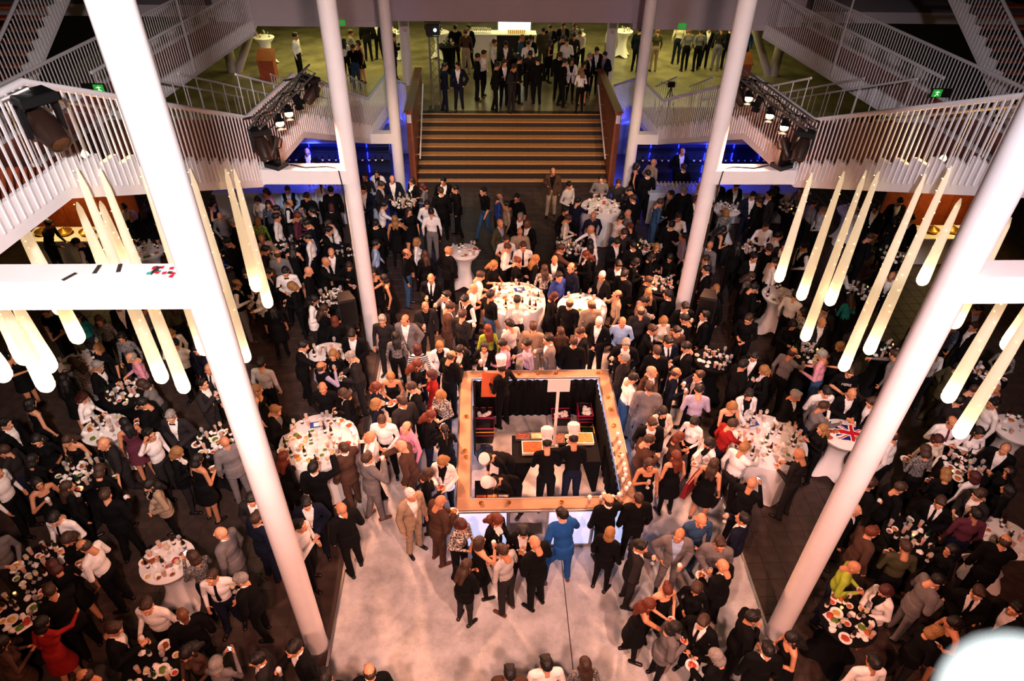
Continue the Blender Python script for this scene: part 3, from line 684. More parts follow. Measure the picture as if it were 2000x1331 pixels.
HCOL = {'k': '120d0b', 'm': '3a2417', 'g': '8b8580', 'w': 'd8d2cc', 'y': '94693c', 'r': '612815', 'c': '431714'}
def hairmat(c): return mat('hair_'+c, HCOL[c], 0.55, noise=0.3, scale=40, bump=0.4, bscale=120)
HC = {'k': ('short', 'k', 'dark-haired'), 'm': ('short', 'm', 'brown-haired'), 'g': ('short', 'g', 'grey-haired'), 'w': ('crop', 'w', 'white-haired'), 'y': ('short', 'y', 'fair-haired'), 'b': ('fringe', 'm', 'balding'), 'B': ('fringe', 'g', 'balding grey'), 'x': (None, None, 'bald'), 'r': ('short', 'r', 'red-haired'), 'c': ('crop', 'm', 'crop-haired'),
      'K': ('long', 'k', 'long dark-haired'), 'M': ('long', 'm', 'long brown-haired'), 'R': ('long', 'r', 'long red-haired'), 'L': ('long', 'y', 'long blonde'), 'o': ('bob', 'k', 'dark-bobbed'), 'u': ('bob', 'm', 'brown-bobbed'), 'e': ('bob', 'c', 'red-bobbed'), 'n': ('bob', 'y', 'blonde-bobbed'), 'G': ('bob', 'g', 'grey-bobbed'), 'q': ('bun', 'r', 'bun-haired'), 'z': ('ponytail', 'k', 'ponytailed')}
FACE = {'d': 0, 'dr': 45, 'r': 90, 'ur': 135, 'u': 180, 'ul': 225, 'l': 270, 'dl': 315}
# head pixel x, y, facing, clothes (type, colour, neckwear/legs), hair, pose
FOYER = '''577 71 r hW k a|685 65 r sGt m g|672 80 u fW K a|689 92 u pK/j m a|699 84 dl dK k a|714 40 u sK k a|733 40 d sK k p|769 72 r sK k g|785 65 l sK k e
889 55 u sK k p|909 64 u hB/h m a|915 54 dl sK k g|966 84 r hW m p|936 110 r sK k a|943 107 dr hW k g|869 130 r sN k p|894 129 d sNt k p|971 129 r sK k g|985 124 d sK m g|988 88 d sD k e
1022 75 r pJ y e|1034 76 dl sK k e|1031 86 u hW m g|1061 60 u sO k a|1075 55 d sK m c|1080 83 r dK M g|1102 51 d sK k g|1095 76 r sD m e|1107 81 u hW k e|1121 52 d hG m g|1121 70 u hD k a|1133 66 dl hC m l
1095 109 u sK m a|1103 122 r sK k p|1116 120 d cW M f|1135 139 u fW L e|1141 127 d dK k g|1152 111 dr sK g c|1169 101 d sK k c|1178 107 dl sK k c|1015 117 r sK k g|1004 133 dr sD m e|1050 118 u sK k a|1036 106 u hD k p
1191 56 r hW/h k g|1284 62 u hO/h y a|1250 60 ur sN k a|1350 61 u pG/k y p|1370 61 u pG/k m p|1330 47 u hC k a|1387 58 d sK k a|1405 57 u hD/g k a|1425 58 u sK k p|1464 62 d hU k a'''
HALL = '''415 397 r dK k e|430 423 d pG x c|454 434 l sK g p|442 475 l sK k e|427 493 r fI k e|480 533 d dK M c|467 555 r vWb/g b g|495 563 dl cW u e
245 407 dr hW k e|257 423 d pK x c|278 406 u dK M a|95 438 r hK k k|150 475 l vW k k|91 610 d iK c c|195 623 d f7 M g|332 593 ul fO M a|337 658 dr hW y c|227 600 d sK k p|37 633 r dK M e|155 620 d fE K a|277 605 r hG k g
519 377 dl fP o c|504 391 d fW k e|562 372 d vL/g m c|599 385 d iK k e|627 359 u fW z a|646 372 u sK k a|525 400 d fX K a|559 402 r vW b e|545 405 l sK k a|539 428 r hW k a|580 424 r pM r e|610 414 l sK k d|647 405 u cK e a|600 438 l sN k e|642 438 l hW m l|656 456 r sKb k r|609 462 l hW k a|511 468 dr sT b p|508 432 u f6 y a
522 490 r pD k e|544 492 u pG b a|565 488 u dK K l|647 494 d sK b c|636 512 r sK x r|557 532 d hWb k e|526 535 r sK k e|599 530 r pK x c|570 560 l cK n e|682 520 d fK M e|615 588 r cW K e|632 603 ur dK M r|672 595 u sD K a|530 598 u dK K a
712 370 d sN k c|712 345 d hD k a|736 338 d cW o c|745 362 r sD m e|764 352 d sN b c|799 359 dl cK m c|826 365 l fG e e|866 355 d sK k p|861 374 u sK m a|889 370 l sK k g|750 402 r hW k r|734 437 u sK k a|771 428 u dK L d|799 413 d dK M g|834 400 d hWb k c|842 415 u hW/g k a
944 374 dl iK/j k w|975 387 r hI b g|991 400 l hT k v|977 437 dr sO x p|996 473 d iW m g|734 478 r hL k w|815 473 r fW n a|795 495 r pK/j b a|830 498 u cK M a|876 490 ur sK x p|842 545 d sKt x g|729 533 d dK o a|750 545 l dK k r|871 579 dl sGb k d|831 602 d sD x g|911 583 dl vWt k e|879 603 r sB m e|904 618 ur pD m g|750 629 d pD g a|787 630 d sG b p|774 658 u f7 K a|640 655 u cK r a|684 655 d sK k e|965 518 dr dK L e|940 549 r iW m e|930 560 r iW x e|957 580 ur iK/j k a|996 638 ul hA k g|957 645 u fY R a
1080 336 d sB/h b g|1112 363 dr hA k c|1174 353 d pG k f|1205 360 d pD m c|1229 374 l sK k e|1236 387 ul sK m a|1129 394 ur pN k r|1007 388 dl iK k g|1016 425 d sK g c|1029 439 dl sK x e|1007 458 u sT x a|1017 482 d hWt m g|999 475 r hW c e|1104 414 dr pK k a|1109 427 r pC m e|1159 422 d pN x p|1154 449 l hW x r|1217 429 ur hH/j k l|1226 418 l pG x g|1220 455 d pD m e|1234 445 u dK q a|1205 474 dr sK k e|1152 478 u fW K a|1145 495 l cK R e|1094 492 r sB m r|1077 507 d sK x c|1047 513 r cK L g|1024 515 r dK q e|1074 528 u fF M a|1109 527 dl pN b g|1114 545 dr hI k p|1174 553 dl sK w g|1084 579 r dK e e|1115 593 ur sK b a|1155 598 u pT b a|1186 573 l pT b d|1174 630 dl sK w c|1209 632 d hL b c|1119 653 l sK m e|1104 661 u fB M a|1040 658 u sT m a|1010 590 u hW k r
1244 483 u sK k a|1212 518 d sK k e|1221 542 ur sK k a|1239 514 r cK k e|1246 550 r sK m r|1270 500 r dK o e|1284 488 d dK n c|1309 504 dl dK k e|1270 573 u cK L a|1261 590 r sG k e|1259 615 u pD b a|1314 573 ul sK k a|1291 630 d fC y e|1271 640 dr sK m r|1332 600 d sK k c|1335 627 ul vW k e|1316 658 d hB k a|1335 464 l hV k d|1325 425 d hWt k c|1302 443 ur sK k a|1289 397 r hJ/j m e|1311 380 l sK k d|1335 372 u sK g a|1360 390 d cK r a|1367 365 l hW x a|1341 508 l sK k p
1410 363 d sK x c|1435 368 d sKb k c|1461 382 d sNt k c|1489 382 l sD k a|1484 393 ul sK m r|1417 415 u f7 n a|1412 450 r dK K e|1387 480 ur sG x a|1441 478 u cK K a|1375 508 l sB m a|1380 528 l sK k a|1399 565 d fK L c|1392 585 u sK x a|1495 443 d hW k c|1475 505 d sK k g|1467 540 r fG M e|1472 563 r sK k e|1375 618 l sK k d|1462 623 dl hK m e
1244 325 r dK k a|1265 340 u sK k a|1277 318 ur hT x p|1335 328 u sK m a|1333 297 d sKb b c|600 297 d sK x c|1521 358 r sK m e|1532 375 u cK k a|1560 375 dl f7 M a|1575 390 r hG k a|1605 410 l hA y c|1711 408 dl sK k r|1757 395 d sK k e|1750 430 u dK o a|1777 428 l sK k r|1519 463 r hW k a|1527 480 dl sD k g|1570 483 l vWb k c|1699 465 r sK m e|1506 485 u sK m a|1670 530 r cW o l|1707 540 dl sN B r|1520 520 r hW k e|1557 580 ur hW k a|1567 608 l dF k a|1612 605 dl sD k e|1601 633 d sD x a|1660 583 u fE M e|1910 605 d sB k c|1872 640 d hX k c|1892 638 l sK m g|1672 655 u cK M a|1775 645 l sD k a|1560 643 d cK k e
153 701 l d7 M r|188 676 d dK y a|210 672 d f7 k a|201 720 r sKb g e|250 707 dl hQ B e|278 752 l fG u l|165 780 r fW e e|277 790 l sK k e|334 814 d sDb g c|291 850 r hW k v|245 826 ul dM K a|193 872 dl sD x w|66 867 d dK K c|125 872 d dK M e|21 885 l pD m a|53 899 u dK k r|87 942 dr dK k d|133 947 ur cK M a|188 922 u dK m e|207 968 u sK m g|292 949 dl cT K c|351 887 r cK n e|381 897 ur dK k e|439 864 ul sG x a|395 751 r sD k d|409 721 d sKt x e|376 681 d sN k c|350 672 d hW k a|492 977 d sD k c|10 829 r sK k a|22 690 r dK K e|125 739 u dK K a|3 912 r hW k a|60 790 ur dK k a
600 673 r sKb k r|639 665 d dK L c|673 694 l sD g e|630 714 ur vV b d|637 763 d pK x c|663 774 l cK u e|545 805 r sK y e|746 826 d hW c e|716 859 l hW x d|677 873 ul sB c d|719 898 ur sG m d|785 873 l sB x r|796 839 dl hP/j b g|613 914 u sK k v|556 892 ur dK R a|737 756 r fN r e|736 791 r fN y g|768 741 d dK y e|804 721 r dK R e|819 684 u fZ e a|851 726 l dR e g|804 761 l sK m e|792 789 ul sD m a|879 707 ur sK b e|860 776 dl fF n e|834 814 r cK R e|870 842 u dK z h|871 908 d cW L e|837 932 r fK c e|812 966 dr sT w a|861 986 ur sB x e|878 682 d cW y c|921 691 dl cK K e|953 701 d cK k d|998 676 l hP k e|598 987 d sN k c|667 997 ul sK x g|510 711 u hA k a|502 762 r dK L a
1010 670 l hV k g|1046 662 l sG k g|1099 662 u sK m a|1222 678 d sK g c|1286 685 u sK m a|1311 664 d sNt k c|1339 681 l sK k e|1213 699 ul sD g d|1236 744 r hW/j k e|1272 731 dr sB B c|1268 764 u sG m a|1317 732 r pN b g|1362 744 l sN m d|1364 758 u hV k e|1285 806 d cC o c|1257 852 r sB m e|1286 847 d sK m g|1307 852 r fB r e|1355 827 dl fW k e|1319 892 u dK R a|1261 909 d dK c d|1386 867 l cW o e|1394 909 ur dK M a|1436 834 r pR m r|1431 796 d dK n l|1469 779 d cW k r|1452 879 ur hW y r|1468 947 ur pK x h|1452 714 r sK k g|1473 696 dl sK k e|1492 724 l cK y e|1201 970 u sK b d|1231 974 u sK c a
1548 690 ur pG b r|1608 696 ul hQ/j g e|1635 676 l dK y e|1658 726 d iK c e|1554 780 dr sK g c|1623 774 d hW k e|1653 771 d sK x e|1625 796 r pG m r|1701 786 l sK m e|1595 832 l fK L h|1560 887 ul pD x e|1747 694 ul hG m r|1871 719 r sO k p|1874 784 r sD k g|1829 690 u hW k a|1864 827 d hWt b f|1834 862 d fC e c|1816 889 u f7 u e|1851 919 u dK n e|1909 857 d fW K f|1939 877 dl sK b e|1974 786 l sB x e|1992 792 l hW k a|1967 927 l dK k a|1901 942 u fW e a|1957 950 ul dK k v|1947 982 l sD m e|1706 947 r sK m g|1760 965 r sKb m c|1829 988 dl sKt m c|1741 852 ul hW b r|1952 701 dl f7 m e|1906 766 r sD m e
15 1063 dr pG y e|85 1040 d hWt k e|130 1050 d dK u e|162 1070 l hW b e|107 1113 ul dK e e|90 1163 ul sK m r|77 1208 u dR k r|20 1250 ur dB k e|287 1185 d hW m g|337 1223 ul sK x a|222 1230 r sK m e|385 1083 ul f7 m h|430 1045 l sG x a|416 1128 d hWt c p|470 1133 l sK g g|496 1015 ur sN m a|186 1313 l sD b e|352 1285 d fB K e|405 1285 u fG G h|503 1290 l sD k a|586 1025 r hW k d|575 1268 dl sK k g|722 1314 u sK b a|907 1035 dr fF e e|935 1058 ur dK u d|917 1098 ur cK M e|972 1028 dr cK R e|986 1072 ul pA m e|637 1326 u sK k a|996 1318 u sB k a
1025 1060 ul sK x e|1019 1046 d cK K e|1192 1045 ur cK n a|1249 1070 r sD k G|1331 1045 d sG b G|1365 1024 d pJ/j x e|1405 1068 d sG m g|1410 1105 ul sK x e|1450 1017 ul sN k d|1304 1158 d dK q e|1356 1153 dl dK c e|1270 1183 r dK R r|1372 1218 dl sKt m c|1317 1230 r cG k e|1397 1285 ul cK G e|1471 1213 r sKt k f|1495 1268 u sK k a|1066 1300 u iW k a|1142 1300 u f7 M a|1545 1250 l dK K e|1672 1126 dr hY x e|1722 1158 l cW e e|1770 1073 u pO m e|1832 1053 l dK k d|1827 1133 r sG k e|1922 1165 dl sKt m c|1970 1183 l sK k a|1862 1218 l dK k e|1827 1235 r cK n e|1705 1295 u hW k a|1675 1005 dr sK x a|1697 1032 r sB r a|1905 1005 u hM k a|1962 1058 ur sK b r'''
SKINK = {'1337 223'}
def occ(s): return [r.strip() for r in s.replace('\n', '|').split('|') if r.strip()]
class Per: pass
PEOPLE = []
for src, z0 in ((FOYER, FZ), (HALL, 0.0)):
    for r in occ(src):
        q = r.split(); p = Per(); p.u, p.v = int(q[0]), int(q[1]); p.face = FACE[q[2]]; p.g = q[3]; p.h = q[4]; p.pose = q[5]; p.z0 = z0
        p.sex = 'f' if (p.g[0] in 'dcf') else 'm'
        if p.g[0] in 'sh' and p.h in 'KMRLoueneGqz': p.sex = 'f'
        rnd = random.Random(p.u*7919+p.v); p.s = (1.0+rnd.uniform(-.025, .03)) if p.sex == 'm' else (.945+rnd.uniform(-.02, .03)); p.rnd = rnd
        p.rz = math.radians(p.face+rnd.uniform(-14, 14))
        hm = head_matrix(p.sex, p.pose); hc = Vector(hm.translation)*p.s; hc.rotate(Matrix.Rotation(p.rz, 3, 'Z'))
        pal = 0.032 if z0 == 0 else 0
        W = onz(p.u, p.v, z0+hc.z); p.x, p.y = W[0]-hc.x, W[1]-hc.y; p.x0, p.y0 = p.x, p.y
        p.role = ''
        PEOPLE.append(p)
# the cooks inside the kiosk
for (u, v, face, pose, hat, role) in ((979, 722, 'ul', 'G', 1, 'cook in black carrying an orange tray inside the kiosk'), (1070, 870, 'u', 'k', 1, 'black-clad cook in tall hat at the kiosk table, left one'), (1118, 862, 'u', 'k', 1, 'black-clad cook in tall hat at the kiosk table, right one'), (953, 900, 'dl', 'K', 2, 'stooping cook in black with a ring-shaped white cap in the kiosk'), (966, 946, 'dl', 'K', 1, 'white-hatted cook stooping over the corner table in the kiosk')):
    p = Per(); p.u, p.v = u, v; p.face = FACE[face]; p.g = 'pK'; p.h = 'k'; p.pose = pose; p.z0 = 0; p.sex = 'm'; p.s = 1.0; p.rnd = random.Random(u); p.rz = math.radians(p.face)
    hm = head_matrix('m', pose); hc = Vector(hm.translation); hc.rotate(Matrix.Rotation(p.rz, 3, 'Z')); W = onz(u, v, hc.z); p.x, p.y = W[0]-hc.x, W[1]-hc.y; p.x0, p.y0 = p.x, p.y; p.role = role; p.hat = hat; PEOPLE.append(p)
for (u, v, face, g, h, pose, role) in ((1097, 1008, 'ul', 'sU', 'k', 'u', 'man in bright blue suit leaning on the front counter, one foot raised'),):
    p = Per(); p.u, p.v = u, v; p.face = FACE[face]; p.g = g; p.h = h; p.pose = pose; p.z0 = 0; p.sex = 'm'; p.s = 1.0; p.rnd = random.Random(u); p.rz = math.radians(195)
    hm = head_matrix('m', pose); hc = Vector(hm.translation); hc.rotate(Matrix.Rotation(p.rz, 3, 'Z')); W = onz(u, v, hc.z); p.x, p.y = W[0]-hc.x, W[1]-hc.y; p.x0, p.y0 = p.x, p.y; p.role = role; PEOPLE.append(p)
# keep bodies apart from one another, from tables, columns and the kiosk counter
KX0, KX1, KY0, KY1 = -1.52, 1.62, 7.36, 10.98
X = np.array([[p.x, p.y] for p in PEOPLE]); Z = np.array([p.z0 for p in PEOPLE]); X0 = X.copy()
obst = [(t[0], t[1], t[2]+.2) for t in TBL]+[(sx*3.74, cy, .5) for sx in (-1, 1) for cy in (5.6, 13.2, 20.8)]
inside = np.array([KX0 < x < KX1 and KY0 < y < KY1 and p.role != '' for (x, y), p in zip(X, PEOPLE)])
for it in range(60):
    d = X[:, None]-X[None]; dist = np.linalg.norm(d, axis=-1)+np.eye(len(X))*9
    near_ = (dist < .5) & (Z[:, None] == Z[None])
    push = np.where(near_, (.5-dist)*.3, 0)[..., None]*d/(dist[..., None]+1e-6); X = X+push.sum(1)
    for ox, oy, orr in obst:
        dd = X-np.array([ox, oy]); l = np.linalg.norm(dd, axis=1); mk = (l < orr) & (Z == 0); X[mk] += dd[mk]/(l[mk][:, None]+1e-6)*(orr-l[mk])[:, None]
    m_ = .24
    for i in range(len(X)):
        if inside[i]: continue
        x, y = X[i]
        if Z[i] == 0 and KX0-m_ < x < KX1+m_ and KY0-m_ < y < KY1+m_:
            c = [(x-(KX0-m_), 0, KX0-m_), ((KX1+m_)-x, 0, KX1+m_), (y-(KY0-m_), 1, KY0-m_), ((KY1+m_)-y, 1, KY1+m_)]; c.sort(key=lambda q: q[0]); X[i][c[0][1]] = c[0][2]
    X = X*.96+X0*.04 if it < 45 else X
# ---- labels
LM = [(t[0], t[1], t[6]) for t in TBL]+[(-1.9, 9.2, 'the kiosk\'s left counter'), (2.0, 9.2, 'the kiosk\'s right counter'), (0, 6.6, 'the kiosk\'s front counter'), (0, 11.4, 'the kiosk\'s back counter'), (-3.74, 5.6, 'the left near column'), (3.74, 5.6, 'the right near column'), (0, 21.2, 'the foot of the wide stairs'), (-2.0, 4.4, 'the bottom of the pale floor'), (2.4, 5.2, 'the lower right pale floor'), (7.0, 18.0, 'the right bar'), (-6.5, 18.0, 'the left bar'), (-9.5, 11.0, 'the left food station')]
LMF = [(0, 26, 'the top of the wide stairs'), (0, 33, 'the foyer bar'), (-6.5, 30, 'the left foyer floor'), (7, 30, 'the right foyer floor')]
ORD = ['first', 'second', 'third', 'fourth', 'fifth', 'sixth', 'seventh', 'eighth', 'ninth', 'tenth', 'eleventh', 'twelfth']
def look(p):
    t, c = p.g[0], p.g[1]; leg = p.g.split('/')[1] if '/' in p.g else ''; who = 'man' if p.sex == 'm' else 'woman'
    hw = HC[p.h][2]
    if t == 's': a = '%s suit' % cname(c)+(' and bow tie' if p.g.endswith('b') and len(p.g) > 2 else ' and tie' if p.g.endswith('t') and len(p.g) > 2 else '')
    elif t == 'h': a = '%s shirt' % cname(c)
    elif t == 'i': a = '%s tee' % cname(c)
    elif t == 'p': a = '%s jumper' % cname(c)
    elif t == 'v': a = 'dark waistcoat, %s sleeves' % cname(c)
    elif t == 'd': a = '%s dress' % cname(c)
    elif t == 'c': a = '%s jacket' % cname(c)
    else: a = '%s top' % cname(c)
    if leg == 'j' and t != 's': a += ' and jeans'
    return '%s %s in %s' % (hw, who, a)
lab = {}
for p, (x, y) in zip(PEOPLE, X):
    p.x, p.y = float(x), float(y)
    if p.role: p.label = p.role; continue
    L = LMF if p.z0 > 0 else LM
    d, lx, ly, ph = min((math.hypot(x-a, y-b), a, b, s) for a, b, s in L)
    p.lm = ph; rel = 'at'
    if d > .2:
        a = math.degrees(math.atan2(y-ly, x-lx)) % 360
        rel = 'right of' if a < 45 or a > 315 else 'behind' if a < 135 else 'left of' if a < 225 else 'in front of'
    if 'counter' in ph or 'foyer' in ph or 'stairs' in ph or 'floor' in ph: rel = 'on' if ph.endswith('floor') else 'near'
    p.label = '%s, %s %s' % (look(p), rel, ph); lab.setdefault(p.label, []).append(p)
for k, v in lab.items():
    if len(v) > 1:
        v.sort(key=lambda p: p.u)
        for i, p in enumerate(v): p.label = k+(', left one' if i == 0 else ', right one') if len(v) == 2 else k+', %s from left' % ORD[i]
for p in PEOPLE:
    if p.role: continue
    wd = lambda: len(p.label.replace("'s", '').replace('-', ' ').replace(',', ' ').split())
    if wd() > 16: p.label = p.label.replace('in front of', 'before').replace(', the ', ', ').replace(' the ', ' ')
    if wd() > 16: p.label = p.label.replace(' one', '')
    if wd() > 16: p.label = p.label.replace(HC[p.h][2]+' ', '', 1)
# ---- build them
def setm(o, mats):
    for i, mt in enumerate(mats):
        s_ = o.material_slots[i]; s_.link = 'OBJECT'; s_.material = mt
HELD = []
LEGC = {'j': 'J', 'h': 'T', 'g': 'G', 'w': 'A', 'k': 'K'}
def outfit(p):
    t, c = p.g[0], p.g[1]; leg = p.g.split('/')[1] if '/' in p.g else ''
    sk = SKINS[4] if (p.u, p.v) in ((337, 1223), (1029, 439)) else SKINS[p.rnd.randrange(4)]
    top = cloth(c); bot = cloth(LEGC[leg]) if leg else cloth(c if t == 's' else p.rnd.choice('KKKDN'))
    W_ = cloth('W'); up = fo = top; calf = bot; shoe = SHOEB if p.rnd.random() < .15 else SHOE
    if t == 's': top = up = fo = W_ if p.rnd.random() < .8 else cloth(p.rnd.choice('LKGV'))
    if t == 'i': fo = sk
    if t == 'd':
        q = p.rnd.random(); up = cloth(c) if q < .65 else sk; fo = cloth(c) if q < .42 else sk; top = cloth(c) if q < .65 else sk
        bot = sk if p.rnd.random() < .4 else cloth('K'); calf = bot
    if t == 'c': top = cloth('K') if c != 'K' else p.rnd.choice([W_, cloth('K'), cloth('C')]); up = fo = top
    over = ('jacket', cloth(c)) if t in 'sc' else ('vest', cloth('K')) if t == 'v' else ('dress', cloth(c)) if t == 'd' else None
    hs, hcx, _ = HC[p.h]
    if p.sex == 'f' and hs in ('short', 'crop'): hs = 'bob'
    return [sk, top, bot, shoe, up, fo, calf, EYES, LIPS], over, hs, hcx
for p in PEOPLE: p.dist = math.hypot(p.x-CAM[0], p.y, CAM_H-1-p.z0)-(50 if p.role else 0)
PEOPLE.sort(key=lambda p: p.dist)
CROWD = PEOPLE[300:]; PEOPLE = PEOPLE[:300]
cm, cV, cF, cI, nv = [], [], [], [], 0
def mslot(mt):
    if mt not in cm: cm.append(mt)
    return cm.index(mt)
for p in CROWD:
    mats_, over, hs, hcx = outfit(p); cs_, sn_ = math.cos(p.rz), math.sin(p.rz); Rm = np.array([[cs_, -sn_, 0], [sn_, cs_, 0], [0, 0, 1]])*p.s
    V, Fq, tg = body_lod(p.sex, p.pose); prt = [(V, Fq, np.array([mslot(q) for q in mats_])[tg])]
    if over:
        gv, gf = garment_mesh(p.sex, p.pose, over[0], .03); prt.append((gv, gf, np.full(len(gf), mslot(over[1]))))
    if hs:
        hv, hf = HAIRL[hs]; hm = np.array(head_matrix(p.sex, p.pose)); prt.append((hv@hm[:3, :3].T+hm[:3, 3], hf, np.full(len(hf), mslot(hairmat(hcx)))))
    for V, Fq, I in prt: cV.append(V@Rm.T+np.array([p.x, p.y, p.z0])); cF.append(Fq+nv); cI.append(I); nv += len(V)
o = link('distant_crowd', np_mesh('distant_crowd', np.concatenate(cV), np.concatenate(cF), np.concatenate(cI), cm))
tag(o, 'dense crowd of far-off party guests across the back of the hall and foyer', 'crowd', None, 'stuff')
for p in PEOPLE:
    me, grips = body_mesh(p.sex, p.pose)
    onpale = p.z0 == 0 and PX0 < p.x < PX1 and p.y < PYF
    o = link('person', me, None, (p.x, p.y, p.z0+(.032 if onpale else 0)), p.rz, p.s)
    tag(o, p.label, 'person', 'party guests' if not p.role else 'kiosk cooks' if 'cook' in p.role else 'party guests')
    mats_, over, hs, hcx = outfit(p); setm(o, mats_); t = p.g[0]
    ch = []
    if over: ch.append(({'vest': 'waistcoat'}.get(over[0], over[0]), garment_mesh(p.sex, p.pose, over[0]), over[1], None))
    if t in 'shv' and '/' not in p.g[2:3] and len(p.g) > 2 and p.g[2] in 'tb': ch.append(('bow_tie' if p.g[2] == 'b' else 'necktie', neckwear(p.pose, p.g[2] == 'b'), cloth('M') if (p.u, p.v) == (1864, 827) else cloth('K'), None))
    hm = head_matrix(p.sex, p.pose)
    if hs: ch.append(('hair', HAIR[hs], hairmat(hcx), hm))
    for nm, gm, mt, mx in ch:
        k = link(nm, gm, o); setm(k, [mt])
        if mx is not None: k.matrix_local = mx
    if getattr(p, 'hat', 0):
        k = link('chef_hat', TOQUE, o); k.matrix_local = hm @ Matrix.Translation((0, .015, .07)) @ Matrix.Rotation(-.12, 4, 'X') @ Matrix.Scale(.35 if p.hat == 2 else 1.0, 4, (0, 0, 1))
    p.o = o
    M = Matrix.Translation(o.location) @ Matrix.Rotation(p.rz, 4, 'Z') @ Matrix.Scale(p.s, 4)
    gr, gl = [M @ Vector(g_[0]) for g_ in grips]
    if not p.role:
        if p.pose in 'gd': HELD.append(('glass', gr, p))
        elif p.pose == 'G': HELD.append(('glass', gl, p))
        elif p.pose == 'e': HELD.append((p.rnd.choice(['plate', 'cup', 'cup', 'none']), gl, p))
        elif p.pose == 'h': HELD.append(('phone', gr, p))
    elif 'orange' in p.role: HELD.append(('tray', gr, p))
# ------------------------------------------------------------------ tableware
GLASS = mat('clear_glass', 'f2f2f2', 0.04, alpha=0.28)
GL_BRN = mat('brown_glass', '2a1508', 0.08); GL_GRN = mat('green_glass', '0f2a14', 0.08); CHINA = mat('white_china', 'f0ebe6', 0.25)
NAPK = mat('paper_napkin', 'efe9e4', 0.9, bump=0.3, bscale=40); GOLD = mat('brass', 'b8863a', 0.3, metal=0.8)
DR = {k: mat('drink_'+k, c, 0.15) for k, c in (('amber', 'b0641c'), ('red', '5a0f14'), ('pale', 'd8b45c'), ('orange', 'd8761e'))}
FOODC = [mat('food_%d' % i, c, 0.7, noise=0.4, scale=60, bump=0.6, bscale=80) for i, c in enumerate(('b0642a', '8a4a20', 'c9a25a', '5f7a2a', 'b8402a'))]
FLAME = mat('candle_flame', 'ffd080', 0.5, emit='ffb040', strength=12)
m_wine = MB().lathe([(.034, 0), (.034, .004), (.005, .008), (.004, .085), (.02, .1), (.036, .13), (.038, .155), (.031, .2)], 12).mesh('stemmed_glass', GLASS, True)
m_wdr = {k: MB().lathe([(.006, .098), (.019, .103), (.034, .13), (.034, .142), (0, .142)], 10).mesh('drink', DR[k], True) for k in ('red', 'pale')}
m_beer = MB().lathe([(.028, 0), (.03, .01), (.036, .15), (.037, .15)], 12).mesh('tumbler', GLASS, True)
m_bdr = {k: MB().lathe([(.026, .008), (.032, .1), (0, .1)], 10).mesh('drink', DR[k], True) for k in ('amber', 'orange')}
m_foam = MB().lathe([(.033, .1), (.036, .13), (.04, .155), (.03, .175), (0, .182)], 10).mesh('foam_head', NAPK, True)
m_bottle = {k: MB().lathe([(.03, 0), (.032, .01), (.032, .13), (.026, .16), (.012, .19), (.012, .24), (.014, .24), (.014, .25), (0, .25)], 10).mesh('bottle', mt, True) for k, mt in (('b', GL_BRN), ('g', GL_GRN))}
m_blab = MB().lathe([(.0328, .05), (.0328, .11)], 10).mesh('bottle_label', NAPK, True)
m_plate = MB().lathe([(.03, 0), (.06, .004), (.095, .018), (.098, .018), (.06, .009), (0, .008)], 20).mesh('plate', CHINA, True)
m_tray = MB().bbox(-.11, .11, -.075, .075, 0, .022, .012).mesh('tray', CHINA)
def lump(seed, r, h, mt, name, n=9):
    rr = random.Random(seed); v = []; prof = [(1.0, 0), (1.05, .35), (.7, .75), (0.02, 1.0)]
    mb = MB()
    for (q, z) in prof:
        for k in range(n): a = 2*PI*k/n; f_ = rr.uniform(.7, 1.2); mb.v.append((r*q*f_*math.cos(a), r*q*f_*math.sin(a), h*z*rr.uniform(.8, 1.15)))
    for i in range(3):
        for k in range(n): k2 = (k+1) % n; mb.f.append((i*n+k, i*n+k2, (i+1)*n+k2, (i+1)*n+k)); mb.m.append(0)
    mb.f.append(tuple(range(3*n, 4*n))); mb.m.append(0)
    return mb.mesh(name, mt, False)
m_food = [lump(i, .055, .035, FOODC[i], 'food') for i in range(5)]
m_nap = [lump(20+i, .05, .06, NAPK, 'crumpled_napkin') for i in range(4)]
m_bowl = MB().lathe([(.025, 0), (.045, .02), (.055, .045), (.05, .045), (.04, .022), (0, .02)], 14).mesh('bowl', CHINA, True)
m_tea = MB().lathe([(.025, 0), (.028, .05), (.025, .05), (.022, .03), (0, .03)], 12).mesh('tealight', GLASS, True)
m_flame = MB().lathe([(0.001, .03), (.009, .045), (.006, .06), (0, .075)], 8).mesh('flame', FLAME, True)
CNT = {}
